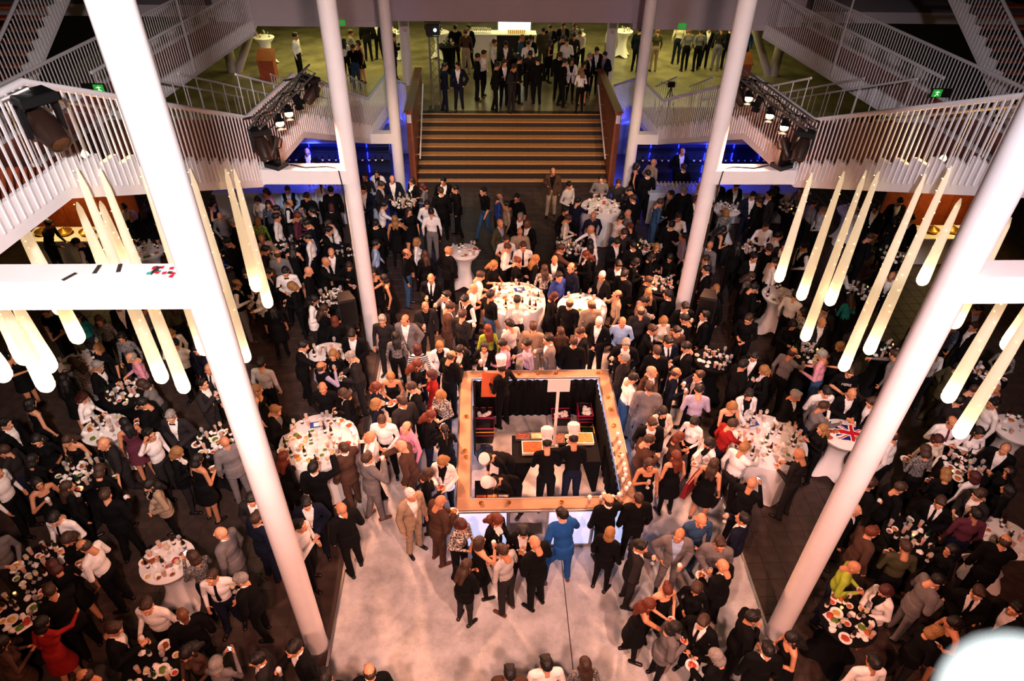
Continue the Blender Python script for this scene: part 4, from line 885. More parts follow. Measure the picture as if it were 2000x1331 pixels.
def ware(kind, loc, rnd, phr, extra=None):
    if CNT.get(kind, 0) >= 290: return None
    CNT[kind] = CNT.get(kind, 0)+1; rz = rnd.uniform(0, 6.28)
    def top(nm, me, lab_, cat): return tag(link(nm, me, None, loc, rz), '%s on %s' % (lab_, phr), cat, '%s group on %s' % (lab_, phr))
    if kind == 'wine': o = top('stemmed_glass', m_wine, 'stemmed glass', 'glass'); link('drink', m_wdr[rnd.choice(['red', 'pale', 'pale'])], o)
    elif kind == 'tumbler': o = top('tumbler', m_beer, 'small drinks tumbler', 'glass'); link('drink', m_bdr[rnd.choice(['amber', 'orange'])], o)
    elif kind == 'beer': o = top('beer_glass', m_beer, 'beer glass with white foam', 'glass'); link('drink', m_bdr['amber'], o); link('foam_head', m_foam, o)
    elif kind == 'bottle': o = top('bottle', m_bottle[rnd.choice('bbg')], 'dark drinks bottle', 'bottle'); link('bottle_label', m_blab, o)
    elif kind == 'plate': o = top('plate', m_plate, 'white plate with food remains', 'plate'); link('food', m_food[rnd.randrange(5)], o, (0, 0, .008))
    elif kind == 'tray': o = top('tray', m_tray, 'white snack tray with food', 'tray'); link('food', m_food[rnd.randrange(5)], o, (-.04, 0, .02)); link('food', m_food[rnd.randrange(5)], o, (.05, .01, .02))
    elif kind == 'napkin': o = top('paper_napkin', m_nap[rnd.randrange(4)], 'crumpled white napkin', 'napkin')
    elif kind == 'bowl': o = top('bowl', m_bowl, 'small white bowl of food', 'bowl'); link('food', m_food[rnd.randrange(5)], o, (0, 0, .02), 0, .7)
    else: o = top('tealight', m_tea, 'lit tealight', 'candle'); link('flame', m_flame, o)
    return o
for ti, (tx, ty, rt, zt, kd, n, phr) in enumerate(TBL):
    rnd = random.Random(100+ti); pts = []
    tries = 0
    n = int(n*1.3)
    while len(pts) < n and tries < 1500:
        tries += 1; r = (rt-.06)*math.sqrt(rnd.random()); a = rnd.uniform(0, 6.283); q = (tx+r*math.cos(a), ty+r*math.sin(a))
        md = .1 if len(pts) < 4 else .08
        if all((q[0]-s_[0])**2+(q[1]-s_[1])**2 > md**2 for s_ in pts): pts.append(q)
    if phr == 'the flag-draped table': pts = [q for q in pts if q[0] < tx-.1]
    for i, q in enumerate(pts):
        k = 'tealight' if i == 4 and kd in 'kB' else ['plate', 'napkin', 'wine', 'bottle', 'bowl', 'tumbler', 'wine', 'napkin', 'bowl', 'tray', 'plate', 'bottle'][(i+ti) % 12]
        if k in ('plate', 'tray') and any((q[0]-s_[0])**2+(q[1]-s_[1])**2 < .17**2 for s_ in pts if s_ != q) and i % 3: k = 'napkin' if i % 2 else 'tumbler'
        ware(k, (q[0], q[1], zt), rnd, phr)
BLUECARD = mat('blue_card', '1c3f8f', 0.5)
for ti, dx, dy in ((0, -.1, .38), (1, .12, .3), (2, -.2, .42)):
    tx, ty, rt, zt, kd, n, phr = TBL[ti]
    o = tag(link('menu_card', MB().bbox(-.13, .13, -.08, .08, 0, .006, .002).mesh('menu_card', BLUECARD), None, (tx+dx, ty+dy, zt+.055), .2), 'blue and white card lying on '+phr, 'card', None)
    part('printed_panel', MB().box(-.06, .05, -.05, .05, .006, .0075), CHINA, o); 
# held things
PHONE = MB().bbox(-.036, .036, -.004, .004, -.07, .07, .002).mesh('phone', BLACKM)
for kind, loc, p in HELD:
    short = p.label.split(',')[0]
    if kind == 'glass':
        loc2 = (loc.x, loc.y, loc.z-.11); beer = p.rnd.random() < .5
        o = link('held_beer_glass' if beer else 'held_stemmed_glass', m_beer if beer else m_wine, None, loc2); link('drink', m_bdr['amber'] if beer else m_wdr['pale'], o)
        if beer: link('foam_head', m_foam, o)
        nm, cat = ('beer glass' if beer else 'stemmed glass'), 'glass'
    elif kind == 'plate': o = link('held_plate', m_plate, None, (loc.x, loc.y, loc.z)); link('food', m_food[p.rnd.randrange(5)], o, (0, 0, .008)); nm, cat = 'plate of food', 'plate'
    elif kind == 'cup': o = link('held_cup', m_bowl, None, (loc.x, loc.y, loc.z)); link('food', m_food[p.rnd.randrange(5)], o, (0, 0, .02), 0, .7); nm, cat = 'small bowl', 'bowl'
    elif kind == 'phone': o = link('held_phone', PHONE, None, (loc.x, loc.y, loc.z+.02), p.rz); nm, cat = 'phone', 'phone'; part('screen', MB().box(-.032, .032, .0041, .0048, -.06, .06), mat('lit_screen', 'dfe6ea', 0.3, emit='cfd8e0', strength=0.6), o)
    elif kind == 'tray':
        o = link('serving_board', MB().bbox(-.17, .17, -.013, .013, -.25, .25, .01).mesh('serving_board', mat('orange_board', 'c8551c', 0.5, noise=.1)), None, tuple(onz(957, 752, 1.2)), .25); o.rotation_euler = (-.5, .12, .1); part('rim', MB().tube([(-.17, -.015, -.25), (.17, -.015, -.25), (.17, -.015, .25), (-.17, -.015, .25), (-.17, -.015, -.25)], .009, 6), mat('orange_board', 'c8551c'), o, True); tag(o, 'orange serving board carried by the cook inside the kiosk', 'tray'); continue
    else: continue
    lb = '%s held by %s%s' % (nm, short, ','+p.label.split(',', 1)[1] if ',' in p.label else '')
    if len(lb.split()) > 16: lb = '%s held near %s' % (nm, p.lm)
    tag(o, lb, cat, 'things held near '+p.lm)

# ------------------------------------------------------------------ kiosk
TANTOP = mat('tan_counter_top', 'b08a6c', 0.4, noise=0.08, scale=5); LIT = mat('backlit_panel', 'e6ecff', 0.5, emit='c4cfff', strength=0.5)
CZ = 1.12; CW = 0.25
ks = thing('kiosk_counter', 'square serving counter with tan top and backlit white panels in the hall centre', 'counter', (0, 0, 0))
for nm, a in (('front', (KX0, KX1, KY0, KY0+CW)), ('back', (KX0, KX1, KY1-CW, KY1)), ('left', (KX0, KX0+CW, KY0+CW, KY1-CW)), ('right', (KX1-CW, KX1, KY0+CW, KY1-CW))):
    part('counter_top', MB().bbox(*a, CZ-.035, CZ, .008), TANTOP, ks)
ix0, ix1, iy0, iy1 = KX0+CW, KX1-CW, KY0+CW, KY1-CW
for a in ((ix0-.03, ix1+.03, iy0-.03, iy0), (ix0-.03, ix1+.03, iy1, iy1+.03), (ix0-.03, ix0, iy0, iy1), (ix1, ix1+.03, iy0, iy1)):
    part('inner_rim', MB().bbox(*a, CZ-.01, CZ+.012, .004), STEEL, ks)
for a in ((KX0-.03, KX1+.03, KY0-.035, KY0), (KX0-.03, KX1+.03, KY1, KY1+.03), (KX0-.03, KX0, KY0, KY1), (KX1, KX1+.03, KY0, KY1)):
    part('outer_rail', MB().bbox(*a, CZ-.06, CZ-.012, .008), STEEL, ks); part('kick_rail', MB().bbox(*a, .032, .1, .008), STEEL, ks)
for x0, x1 in ((KX0+.02, -.66), (.08, .84), (.88, KX1-.02)):
    part('lit_panel', MB().bbox(x0, x1, KY0-.01, KY0+.02, .1, CZ-.07, .004), LIT, ks)
for x in (KX0, -.64, .04, .86, KX1-.04):
    part('post', MB().bbox(x, x+.04, KY0-.025, KY0+.03, .03, CZ-.05, .004), STEEL, ks)
for k in range(4):
    y0 = KY0+.05+k*.89
    for xx in (KX0-.005, KX1-.02): part('lit_panel', MB().bbox(xx, xx+.025, y0, y0+.85, .1, CZ-.07, .004), LIT, ks)
for k in range(4):
    x0 = KX0+.02+k*.78; part('back_panel', MB().bbox(x0, x0+.75, KY1-.02, KY1+.01, .1, CZ-.07, .004), LIT, ks)
part('shelf', MB().bbox(-.6, .0, KY0+.03, KY0+CW, .35, .38, .005), STEEL, ks)
def curtain(name, p0, p1, lbl):
    n = int(math.dist(p0, p1)/.03); mb = MB(); d = np.array(p1)-np.array(p0); L = np.linalg.norm(d); d /= L; nn = np.array([-d[1], d[0]])
    for z in (.04, CZ-.04):
        for i in range(n+1):
            q = np.array(p0)+d*L*i/n+nn*.018*math.sin(i*1.15); mb.v.append((q[0], q[1], z))
    for i in range(n): mb.f.append((i, i+1, n+2+i, n+1+i)); mb.m.append(0)
    o = link(name, mb.mesh(name, BLACKCLOTH, True)); tag(o, lbl, 'curtain', None)
    md = o.modifiers.new('thickness', 'SOLIDIFY'); md.thickness = .006
curtain('black_curtain', (ix0, iy1-.03), (ix1, iy1-.03), 'pleated black curtain along the inside back of the kiosk')
curtain('black_curtain', (ix1-.03, iy0), (ix1-.03, iy1), 'pleated black curtain along the inside right of the kiosk')
curtain('black_curtain', (ix0+.03, iy1), (ix0+.03, iy1-1.2), 'pleated black curtain inside the kiosk corner behind the crates')
# cook table with black cloth
tx0, tx1, ty0, ty1 = -.5, 1.16, 8.55, 9.27
ct = thing('cooking_table', 'black-clothed cooking table in front of the two hatted cooks', 'table', ((tx0+tx1)/2, (ty0+ty1)/2, .032))
a, b = (tx1-tx0)/2, (ty1-ty0)/2
part('table_top', MB().bbox(-a, a, -b, b, .86, .9, .01), BLACKCLOTH, ct)
for sx in (-1, 1):
    for sy in (-1, 1):
        part('leg_cover', MB().hexa([(sx*a-sx*.02, sy*b-sy*.02, 0), (sx*a-sx*.1, sy*b-sy*.02, 0), (sx*a-sx*.1, sy*b-sy*.1, 0), (sx*a-sx*.02, sy*b-sy*.1, 0), (sx*a, sy*b, .86), (sx*a-sx*.35, sy*b, .86), (sx*a-sx*.35, sy*b-sy*.2, .86), (sx*a, sy*b-sy*.2, .86)]), BLACKCLOTH, ct)
def pan(x, y, sx, sy, food, lbl, z=.932, frame=STEEL):
    o = tag(link('food_pan', MB().add([], []).box(-sx, sx, -sy, sy, 0, .012).box(-sx, sx, -sy, -sy+.015, .012, .06).box(-sx, sx, sy-.015, sy, .012, .06).box(-sx, -sx+.015, -sy+.015, sy-.015, .012, .06).box(sx-.015, sx, -sy+.015, sy-.015, .012, .06).mesh('food_pan', frame), None, (x, y, z)), lbl, 'food pan')
    mb = MB(); n = 10; rr = random.Random(int(x*100))
    for i in range(n+1):
        for j in range(n+1): mb.v.append((-sx+.016+(2*sx-.032)*i/n, -sy+.016+(2*sy-.032)*j/n, .042+rr.uniform(0, .018)))
    for i in range(n):
        for j in range(n): mb.f.append((i*(n+1)+j, (i+1)*(n+1)+j, (i+1)*(n+1)+j+1, i*(n+1)+j+1)); mb.m.append(0)
    tag(part('food_filling', mb, food, o), kind='stuff')
pan(-.12, 8.9, .2, .16, mat('fried_food', 'c8551a', .6, noise=.5, scale=70, bump=.8, bscale=90), 'white-wrapped pan of orange fried food on the cooking table', frame=CHINA)
pan(.0, 9.2, .14, .09, mat('cream_salad', 'c9b48a', .7, noise=.4, scale=50, bump=.6, bscale=60), 'steel pan of cream salad beside the red one')
pan(-.29, 9.2, .14, .09, mat('red_salad', '7a3d30', .7, noise=.5, scale=50, bump=.6, bscale=60), 'flat steel pan of red salad on the cooking table')
pan(.88, 9.12, .2, .14, mat('orange_mash', 'd8843a', .6, noise=.15, scale=30), 'white-rimmed pan of smooth orange food on the cooking table', frame=CHINA)
pan(.42, 9.12, .1, .13, mat('chopped_nuts', '8a5a44', .7, noise=.6, scale=60, bump=.8, bscale=80), 'small pan of chopped topping between the two cooks')
rk = random.Random(5)
for i, (x, y) in enumerate(((.58, 9.18), (.6, 9.05), (.58, 8.92), (.25, 9.05), (.14, 8.98))): ware('bowl', (x, y, .932), rk, 'the cooking table in the kiosk')
sg = thing('pole_sign', 'blank white board on a tall white pole above the cooking table', 'sign', (.3, 8.98, .932))
part('pole', MB().bbox(-.025, .025, -.02, .02, 0, 1.5, .004), mat('white_board', 'f4f2ef', .5), sg); part('foot', MB().bbox(-.09, .09, -.06, .06, 0, .015, .004), STEEL, sg)
part('board', MB().bbox(-.2, .2, -.035, -.02, 1.45, 1.75, .003), mat('white_board', 'f4f2ef', .5), sg)
# corner table for the two stooping cooks
c2 = thing('prep_table', 'small black prep table in the near left kiosk corner', 'table', (-.9, 8.0, .032))
part('table_top', MB().bbox(-.32, .35, -.3, .3, .7, .73, .01), BLACKCLOTH, c2)
for sx in (-1, 1):
    for sy in (-1, 1): part('leg', MB().tube([(sx*.28, sy*.26, 0), (sx*.28, sy*.26, .7)], .018, 8), BLACKM, c2, True)
for x, c, n_ in ((-1.1, 'b0441c', 'red'), (-.9, 'c8701c', 'orange'), (-.7, 'c9b8a8', 'pale')):
    o = tag(link('food_box', MB().bbox(-.085, .085, -.07, .07, 0, .07, .006).mesh('food_box', mat('box_'+n_, c, .6)), None, (x, 7.82, .762)), '%s lidded food box on the prep table in the kiosk corner' % n_, 'box')
    part('lid', MB().bbox(-.09, .09, -.075, .075, .07, .08, .004), mat('boxlid_'+n_, c, .4), o)
# crates
def crate(x, y, z, rim, lbl, fill, rot=0.0):
    o = thing('crate', lbl, 'crate', (x, y, z), rot, 'plastic crates in the kiosk'); w_, d_, h_ = .2, .15, .26
    part('tub', MB().hexa([(-w_*.85, -d_*.85, 0), (w_*.85, -d_*.85, 0), (w_*.85, d_*.85, 0), (-w_*.85, d_*.85, 0), (-w_, -d_, h_*.75), (w_, -d_, h_*.75), (w_, d_, h_*.75), (-w_, d_, h_*.75)]).box(-w_, w_, -d_, -d_+.01, h_*.75, h_).box(-w_, w_, d_-.01, d_, h_*.75, h_).box(-w_, -w_+.01, -d_, d_, h_*.75, h_).box(w_-.01, w_, -d_, d_, h_*.75, h_), BLACKM, o)
    part('rim', MB().tube([(-w_, -d_, h_), (w_, -d_, h_), (w_, d_, h_), (-w_, d_, h_), (-w_, -d_, h_)], .014, 6), rim, o, True)
    if fill:
        rr = random.Random(int(x*90+y*7))
        for k in range(9):
            q = link('used_napkin', m_nap[k % 4], o, (rr.uniform(-.13, .13), rr.uniform(-.09, .09), h_*.75), rr.uniform(0, 6)); 
MAG = mat('magenta_plastic', '9a1648', .4); YEL = mat('yellow_plastic', 'd8a01c', .4)
crate(-1.06, 10.55, .032, MAG, 'magenta-rimmed crate of napkins behind the cook with the board', 1)
for k, rm in enumerate((MAG, YEL, MAG)): crate(-1.04, 10.02, .032+k*.1, rm, ['lowest', 'middle', 'topmost'][k]+' crate of the nested stack on the kiosk\'s left', 0)
crate(.62, 10.5, .032, MAG, 'magenta-rimmed crate of napkins in front of the back curtain', 1)
for k in range(3): crate(1.12, 10.42, .032+k*.09, MAG, ['lowest', 'middle', 'napkin-filled top'][k]+' crate of the nested stack in the far right kiosk corner', k == 2, PI/2)
crate(1.12, 9.88, .032, YEL, 'yellow-rimmed crate with bottles along the right curtain', 0, PI/2)
for k in range(8): o = link('bottle', m_bottle['g'], None, (1.04+.055*(k % 4), 9.8+.09*(k//4), .03+.2)); tag(o, 'bottle standing in the yellow-rimmed crate', 'bottle', 'bottles in the yellow-rimmed crate'); link('bottle_label', m_blab, o)
tag(link('refuse_bag', lump(77, .2, .34, mat('dark_plastic_bag', '1a2233', .25, bump=.6, bscale=12), 'refuse_bag', 14), None, (-1.02, 9.5, .032)), 'dark shiny plastic refuse bag beside the left crate stack', 'bag')
# drinks and brass dishes on the counter
m_dish = MB().lathe([(.02, 0), (.035, .01), (.042, .03), (.036, .03), (.025, .015), (0, .012)], 14).mesh('brass_dish', GOLD, True)
rk = random.Random(9)
for i, (x, y) in enumerate(((-1.39, 9.6), (-1.4, 8.7), (-1.38, 8.55), (-1.1, 7.48), (-.62, 7.48), (.3, 7.47), (-.3, 10.85), (.1, 10.85), (.5, 10.86), (1.4, 10.86), (1.5, 10.1), (1.49, 9.75), (1.5, 9.3), (1.5, 8.55))):
    tag(link('brass_dish', m_dish, None, (x, y, CZ)), 'small brass dish on the kiosk counter', 'dish', 'brass dishes on the kiosk counter')
for x, y in ((1.5, 8.95), (1.5, 8.72), (1.5, 8.4), (1.5, 8.2), (1.5, 8.08), (1.48, 7.95), (1.42, 7.85), (1.52, 7.75), (1.45, 7.65), (.78, 7.47), (.98, 7.46), (1.18, 7.47), (1.3, 7.52), (-1.0, 10.86)): ware('beer', (x, y, CZ), rk, 'the kiosk counter')
# union flag draped over the cocktail table
fx, fy = TBL[9][0], TBL[9][1]; NX, NY = 60, 36; mb = MB(); rr = random.Random(3)
RED_, WHT_, BLU_ = mat('flag_red', 'b51224', .8), mat('flag_white', 'efe9e6', .8), mat('flag_blue', '10205e', .8)
for j in range(NY+1):
    for i in range(NX+1):
        u, v = (i/NX-.5)*.62, (j/NY-.5)*.42; rad = math.hypot(u+.13, v); ov = max(0, rad-.4)
        mb.v.append((u, v, .006+.006*math.sin(u*30+v*9)+.004*math.sin(v*41)-.5*ov))
for j in range(NY):
    for i in range(NX):
        x, y = ((i+.5)/NX-.5)*60, ((j+.5)/NY-.5)*30; c = 2
        d1 = (y-x*.5)/1.118; d2 = (y+x*.5)/1.118
        if abs(d1) < 3 or abs(d2) < 3: c = 1
        if (0 < (d1 if x > 0 else -d1) < 2) or (0 < (-d2 if x > 0 else d2) < 2): c = 0
        if abs(x) < 5 or abs(y) < 5: c = 1
        if abs(x) < 3 or abs(y) < 3: c = 0
        a_ = j*(NX+1)+i; mb.f.append((a_, a_+1, a_+NX+2, a_+NX+1)); mb.m.append(c)
o = tag(link('draped_flag', mb.mesh('draped_flag', [RED_, WHT_, BLU_], True), None, (fx+.16, fy+.0, 1.09), -.25), 'red, white and blue cross-patterned flag draped over a cocktail table', 'flag')
md = o.modifiers.new('thickness', 'SOLIDIFY'); md.thickness = .004

# ------------------------------------------------------------------ hanging fabric tube lamps
FAB = bpy.data.materials.new('translucent_voile'); FAB.use_nodes = True; nt = FAB.node_tree; nt.nodes.clear()
out = nt.nodes.new('ShaderNodeOutputMaterial'); mx = nt.nodes.new('ShaderNodeMixShader'); df = nt.nodes.new('ShaderNodeBsdfDiffuse'); tr = nt.nodes.new('ShaderNodeBsdfTranslucent'); em = nt.nodes.new('ShaderNodeEmission'); ad = nt.nodes.new('ShaderNodeAddShader')
df.inputs[0].default_value = (.88, .84, .78, 1); tr.inputs[0].default_value = (.92, .84, .68, 1); mx.inputs[0].default_value = .6
em.inputs[0].default_value = (1, .78, .54, 1); em.inputs[1].default_value = .16  # even glow added to the voile, standing in for light shining through
nt.links.new(df.outputs[0], mx.inputs[1]); nt.links.new(tr.outputs[0], mx.inputs[2]); nt.links.new(mx.outputs[0], ad.inputs[0]); nt.links.new(em.outputs[0], ad.inputs[1]); nt.links.new(ad.outputs[0], out.inputs[0])
BULB = mat('glowing_bulb', 'fff0c8', .5, emit='ffe6b0', strength=3.5); BEAD = mat('fairy_light', 'fff0c8', .5, emit='ffd070', strength=9)
bead_me = MB().lathe([(0, -.009), (.009, 0), (0, .009)], 6).mesh('fairy_light', BEAD)
def ong(px, py, sx, wd=0.0):
    d = ray(px, py); t = (GX+wd+GK*GY-sx*CAM[0])/(sx*d[0]+GK*d[1]); return CAM+d*t
TUBES = [(-1, 150, 330, 740, 0), (-1, 195, 330, 760, 0), (-1, 440, 330, 563, 0), (-1, 457, 330, 595, 0), (-1, 275, 325, 686, 0), (-1, 371, 330, 701, 0), (-1, 40, 430, 662, .9), (-1, 18, 400, 606, 1.3), (-1, 12, 560, 718, .5), (-1, -30, 560, 702, .6), (-1, -5, 580, 755, .4), (-1, 195, 393, 540, 1.1), (-1, 150, 395, 560, 1.4), (-1, -80, 590, 735, .5),
         (1, 1586, 338, 545, 0), (1, 1649, 335, 580, 0), (1, 1692, 333, 660, 0), (1, 1717, 335, 590, 0), (1, 1808, 340, 718, 0), (1, 1858, 325, 685, 0), (1, 1877, 388, 550, 1.2), (1, 1975, 425, 634, 1.2), (1, 2010, 500, 778, .2), (1, 2050, 560, 848, .2), (1, 2055, 530, 676, 1.0)]
ONE = ['first', 'second', 'third', 'fourth', 'fifth', 'sixth', 'seventh', 'eighth', 'ninth', 'tenth', 'eleventh', 'twelfth', 'thirteenth', 'fourteenth']
tips = []
for (sx, px, py, vt, wd) in TUBES:
    P = ong(px, py, sx, wd-.16); lo_, hi_ = .3, P[2]
    for _ in range(40):
        mz = (lo_+hi_)/2; lo_, hi_ = (lo_, mz) if proj((P[0], P[1], mz))[1] < vt else (mz, hi_)
        # row grows as z falls
        if False: break
    lo_, hi_ = .3, P[2]
    for _ in range(40):
        mz = (lo_+hi_)/2
        if proj((P[0], P[1], mz))[1] > vt: lo_ = mz
        else: hi_ = mz
    tips.append((sx, px, P, mz, proj((P[0], P[1], mz))[0]))
for sx in (-1, 1):
    lst = sorted([t for t in tips if t[0] == sx], key=lambda t: t[4])
    for i, (_, px, P, zb, tu) in enumerate(lst):
        if zb > P[2]-.6: continue
        L = P[2]-zb; t = thing('fabric_tube_lamp', '%s from left of the hanging lit fabric tubes on the %s' % (ONE[i], 'left' if sx < 0 else 'right'), 'lamp', (P[0], P[1], zb), group='hanging fabric tube lamps')
        n = 20; prof = [(.094, .03), (.105, .08), (.1, .2), (.088, L*.3), (.066, L*.65), (.042, L*.93), (.012, L)]
        mb = MB()
        for (r, z) in prof:
            for k in range(n): a = 2*PI*k/n; rr_ = r*(1+.06*(k % 2)); mb.v.append((rr_*math.cos(a), rr_*math.sin(a), z))
        for q in range(len(prof)-1):
            for k in range(n): k2 = (k+1) % n; mb.f.append((q*n+k, q*n+k2, (q+1)*n+k2, (q+1)*n+k)); mb.m.append(0)
        part('fabric_sleeve', mb, FAB, t, True)
        part('glowing_end', MB().lathe([(0, -.075), (.055, -.062), (.093, -.018), (.106, .03), (.1, .07), (0, .07)], 20), BULB, t, True)
        rr = random.Random(i+50)
        for k in range(int(L/.16)):
            a = rr.uniform(0, 6.28); z = .25+k*.16+rr.uniform(-.04, .04); r = .046+.055*(1-z/L)
            if z < L: link('fairy_light', bead_me, t, (r*math.cos(a), r*math.sin(a), z))
        point('tube_bulb', (P[0], P[1], zb+.18), 2.0, (1, .74, .4), .05)

# ------------------------------------------------------------------ stage lamps, trusses, loudspeakers
LENS = mat('lit_lens', 'ffe0c8', .3, emit='ffd0b0', strength=14)
def par_can(loc, tgt, lbl, lit=True):
    o = thing('stage_lamp', lbl, 'lamp', loc); d = Vector(tgt)-Vector(loc); o.rotation_euler = d.to_track_quat('-Z', 'Y').to_euler()
    part('can', MB().lathe([(.045, .2), (.075, .16), (.085, .02), (.09, -.1), (.083, -.1), (.08, -.02)], 18), BLACKM, o, True)
    part('lens', MB().lathe([(.078, -.03), (0.0, -.045)], 18), LENS if lit else STEEL, o, True)
    part('yoke', MB().tube([(-.1, 0, .05), (-.1, .16, .08), (.1, .16, .08), (.1, 0, .05)], .012, 6), BLACKM, o, True)
    part('barn_door', MB().box(-.09, .09, .09, .095, -.2, -.09).box(-.09, .09, -.095, -.09, -.2, -.09), BLACKM, o)
def moving_head(loc, rz, tilt, lbl, s=1.0, hang=False):
    o = thing('moving_head_light', lbl, 'stage light', loc, rz); o.scale = (s,)*3
    f_ = -1 if hang else 1
    part('base', MB().bbox(-.19, .19, -.16, .16, 0 if f_ > 0 else -.1, .1 if f_ > 0 else 0, .015), BLACKM, o)
    y = part('yoke', MB().hexa([(-.2, -.05, .1*f_), (-.15, -.05, .1*f_), (-.15, .05, .1*f_), (-.2, .05, .1*f_), (-.2, -.04, .45*f_), (-.16, -.04, .45*f_), (-.16, .04, .45*f_), (-.2, .04, .45*f_)]).hexa([(.15, -.05, .1*f_), (.2, -.05, .1*f_), (.2, .05, .1*f_), (.15, .05, .1*f_), (.16, -.04, .45*f_), (.2, -.04, .45*f_), (.2, .04, .45*f_), (.16, .04, .45*f_)]).box(-.2, .2, -.06, .06, min(.1*f_, .14*f_), max(.1*f_, .14*f_)), BLACKM, o)
    h = part('head', MB().lathe([(.06, -.22), (.12, -.2), (.145, -.1), (.145, .1), (.12, .26), (.105, .27), (.1, .25)], 18), mat('dark_bronze_shell', '2a1a14', .35), o, True)
    h.location = (0, 0, .38*f_); h.rotation_euler = (tilt, 0, 0)
    ln = part('lens', MB().lathe([(.1, .25), (0, .262)], 18), mat('dark_lens', '5a3a22', .1), h, True)
def truss(sx, nm):
    a = np.array(G(sx, -.42, 12.35, 5.95)); b = np.array(G(sx, -.42, 15.5, 5.95)); d = b-a; L = np.linalg.norm(d); d /= L; s_ = np.array([d[1], -d[0], 0]); u_ = np.array([0, 0, 1.0])
    o = thing('lighting_truss', 'aluminium lighting truss carrying stage lamps along the %s gallery rail' % nm, 'truss')
    ch = [a+s_*.1-u_*.08, a-s_*.1-u_*.08, a+u_*.1]
    for c in ch: part('chord', MB().tube([c, c+d*L], .022, 8), STEEL, o, True)
    nb = 12
    for k in range(nb):
        for i in range(3):
            p0 = ch[i]+d*L*k/nb; p1 = ch[(i+1) % 3]+d*L*(k+1)/nb; part('brace', MB().tube([p0, p1], .008, 5), STEEL, o)
    for k in (0.15, .85):
        p0 = a+d*L*k; part('clamp', MB().tube([p0, p0+np.array([sx*.44, 0, -.1])], .02, 6), BLACKM, o)
    for k in range(3):
        pts = [ch[k]+d*L*t+np.array([0, 0, -.05-.12*abs(math.sin(t*9+k))]) for t in np.linspace(.02, .98, 24)]
        part('cable', MB().tube(pts, .012, 5), BLACKM, o, True)
    return a, d, L
for sx, nm in ((-1, 'left'), (1, 'right')):
    a, d, L = truss(sx, nm)
    wh = [.32, .52] if sx < 0 else [.2, .42, .78]
    for i, t in enumerate((.34, .5) if sx < 0 else (.3, .5, .82)):
        q = a+d*L*t+np.array([-sx*.05, -.12, -.3]); par_can(tuple(q), (sx*1.5, 3.0, 3.5), '%s lit stage lamp on the %s truss' % (['nearest', 'second', 'farthest'][i], nm))
    q = a+d*L*.68+np.array([0, 0, -.3]); par_can(tuple(q), (0, 9, 0), 'unlit black stage lamp on the %s truss' % nm, False)
    q = a+d*L*.97+np.array([0, 0, -.14]); moving_head(tuple(q), sx*.6, 2.2, 'black moving-head light hanging at the far end of the %s truss' % nm, .9, True)
    q = a+d*L*.05+np.array([0, 0, -.14]); moving_head(tuple(q), -sx*.5, 2.4, 'black moving-head light hanging at the near end of the %s truss' % nm, .95, True)
    moving_head((sx*(gx(13.2)-.3), 13.2, 4.74), sx*.5, -.7, 'black moving-head light standing on the %s middle beam' % nm, .95)
    cb = tag(link('power_cable', MB().tube([(sx*4.95, 13.25, 4.76), (sx*4.6, 13.12, 4.755), (sx*4.2, 13.18, 4.755), (sx*4.0, 13.1, 4.756), (sx*3.93, 13.02, 4.74), (sx*3.9, 13.02, 4.4), (sx*3.9, 13.02, .3)], .014, 6).mesh('power_cable', BLACKM, True)), 'black cable over the %s middle beam and down the column' % nm, 'cable')
    # loudspeakers on tripod stands
    bx, by = sx*4.15, 12.75
    sd = thing('speaker_stand', 'black tripod stand under the loudspeaker by the %s middle column' % nm, 'stand', (bx, by, 0))
    part('pole', MB().tube([(0, 0, .1), (0, 0, 1.16)], .02, 8), BLACKM, sd, True)
    for k in range(3): a_ = k*2.094+.5; part('leg', MB().tube([(0, 0, .6), (.35*math.cos(a_), .35*math.sin(a_), .02)], .013, 6), BLACKM, sd, True)
    sp = thing('loudspeaker', 'dark wedge loudspeaker beside the %s middle column' % nm, 'loudspeaker', (bx, by, 1.16), -sx*.35)
    part('cabinet', MB().hexa([(-.2, -.18, 0), (.2, -.18, 0), (.13, .2, 0), (-.13, .2, 0), (-.2, -.18, .68), (.2, -.18, .68), (.13, .2, .68), (-.13, .2, .68)]), mat('speaker_cabinet', '1a1512', .7), sp)
    part('grille', MB().bbox(-.18, .18, -.195, -.18, .04, .64, .004), BLACKM, sp); part('handle', MB().tube([(-.06, .205, .4), (-.06, .23, .42), (.06, .23, .42), (.06, .205, .4)], .01, 6), BLACKM, sp)
P = ong(75, 215, -1, -.25)
moving_head((P[0], P[1], P[2]+.2), .9, 2.1, 'large black moving-head light clamped to the near left gallery rail', 1.05, True)
tag(link('mounting_pole', MB().tube([(P[0]-1.0, P[1]-.5, P[2]-.1), (P[0], P[1], P[2]+.24)], .03, 8).mesh('mounting_pole', STEEL, True)), 'steel pole holding the near left moving-head light', 'pole')
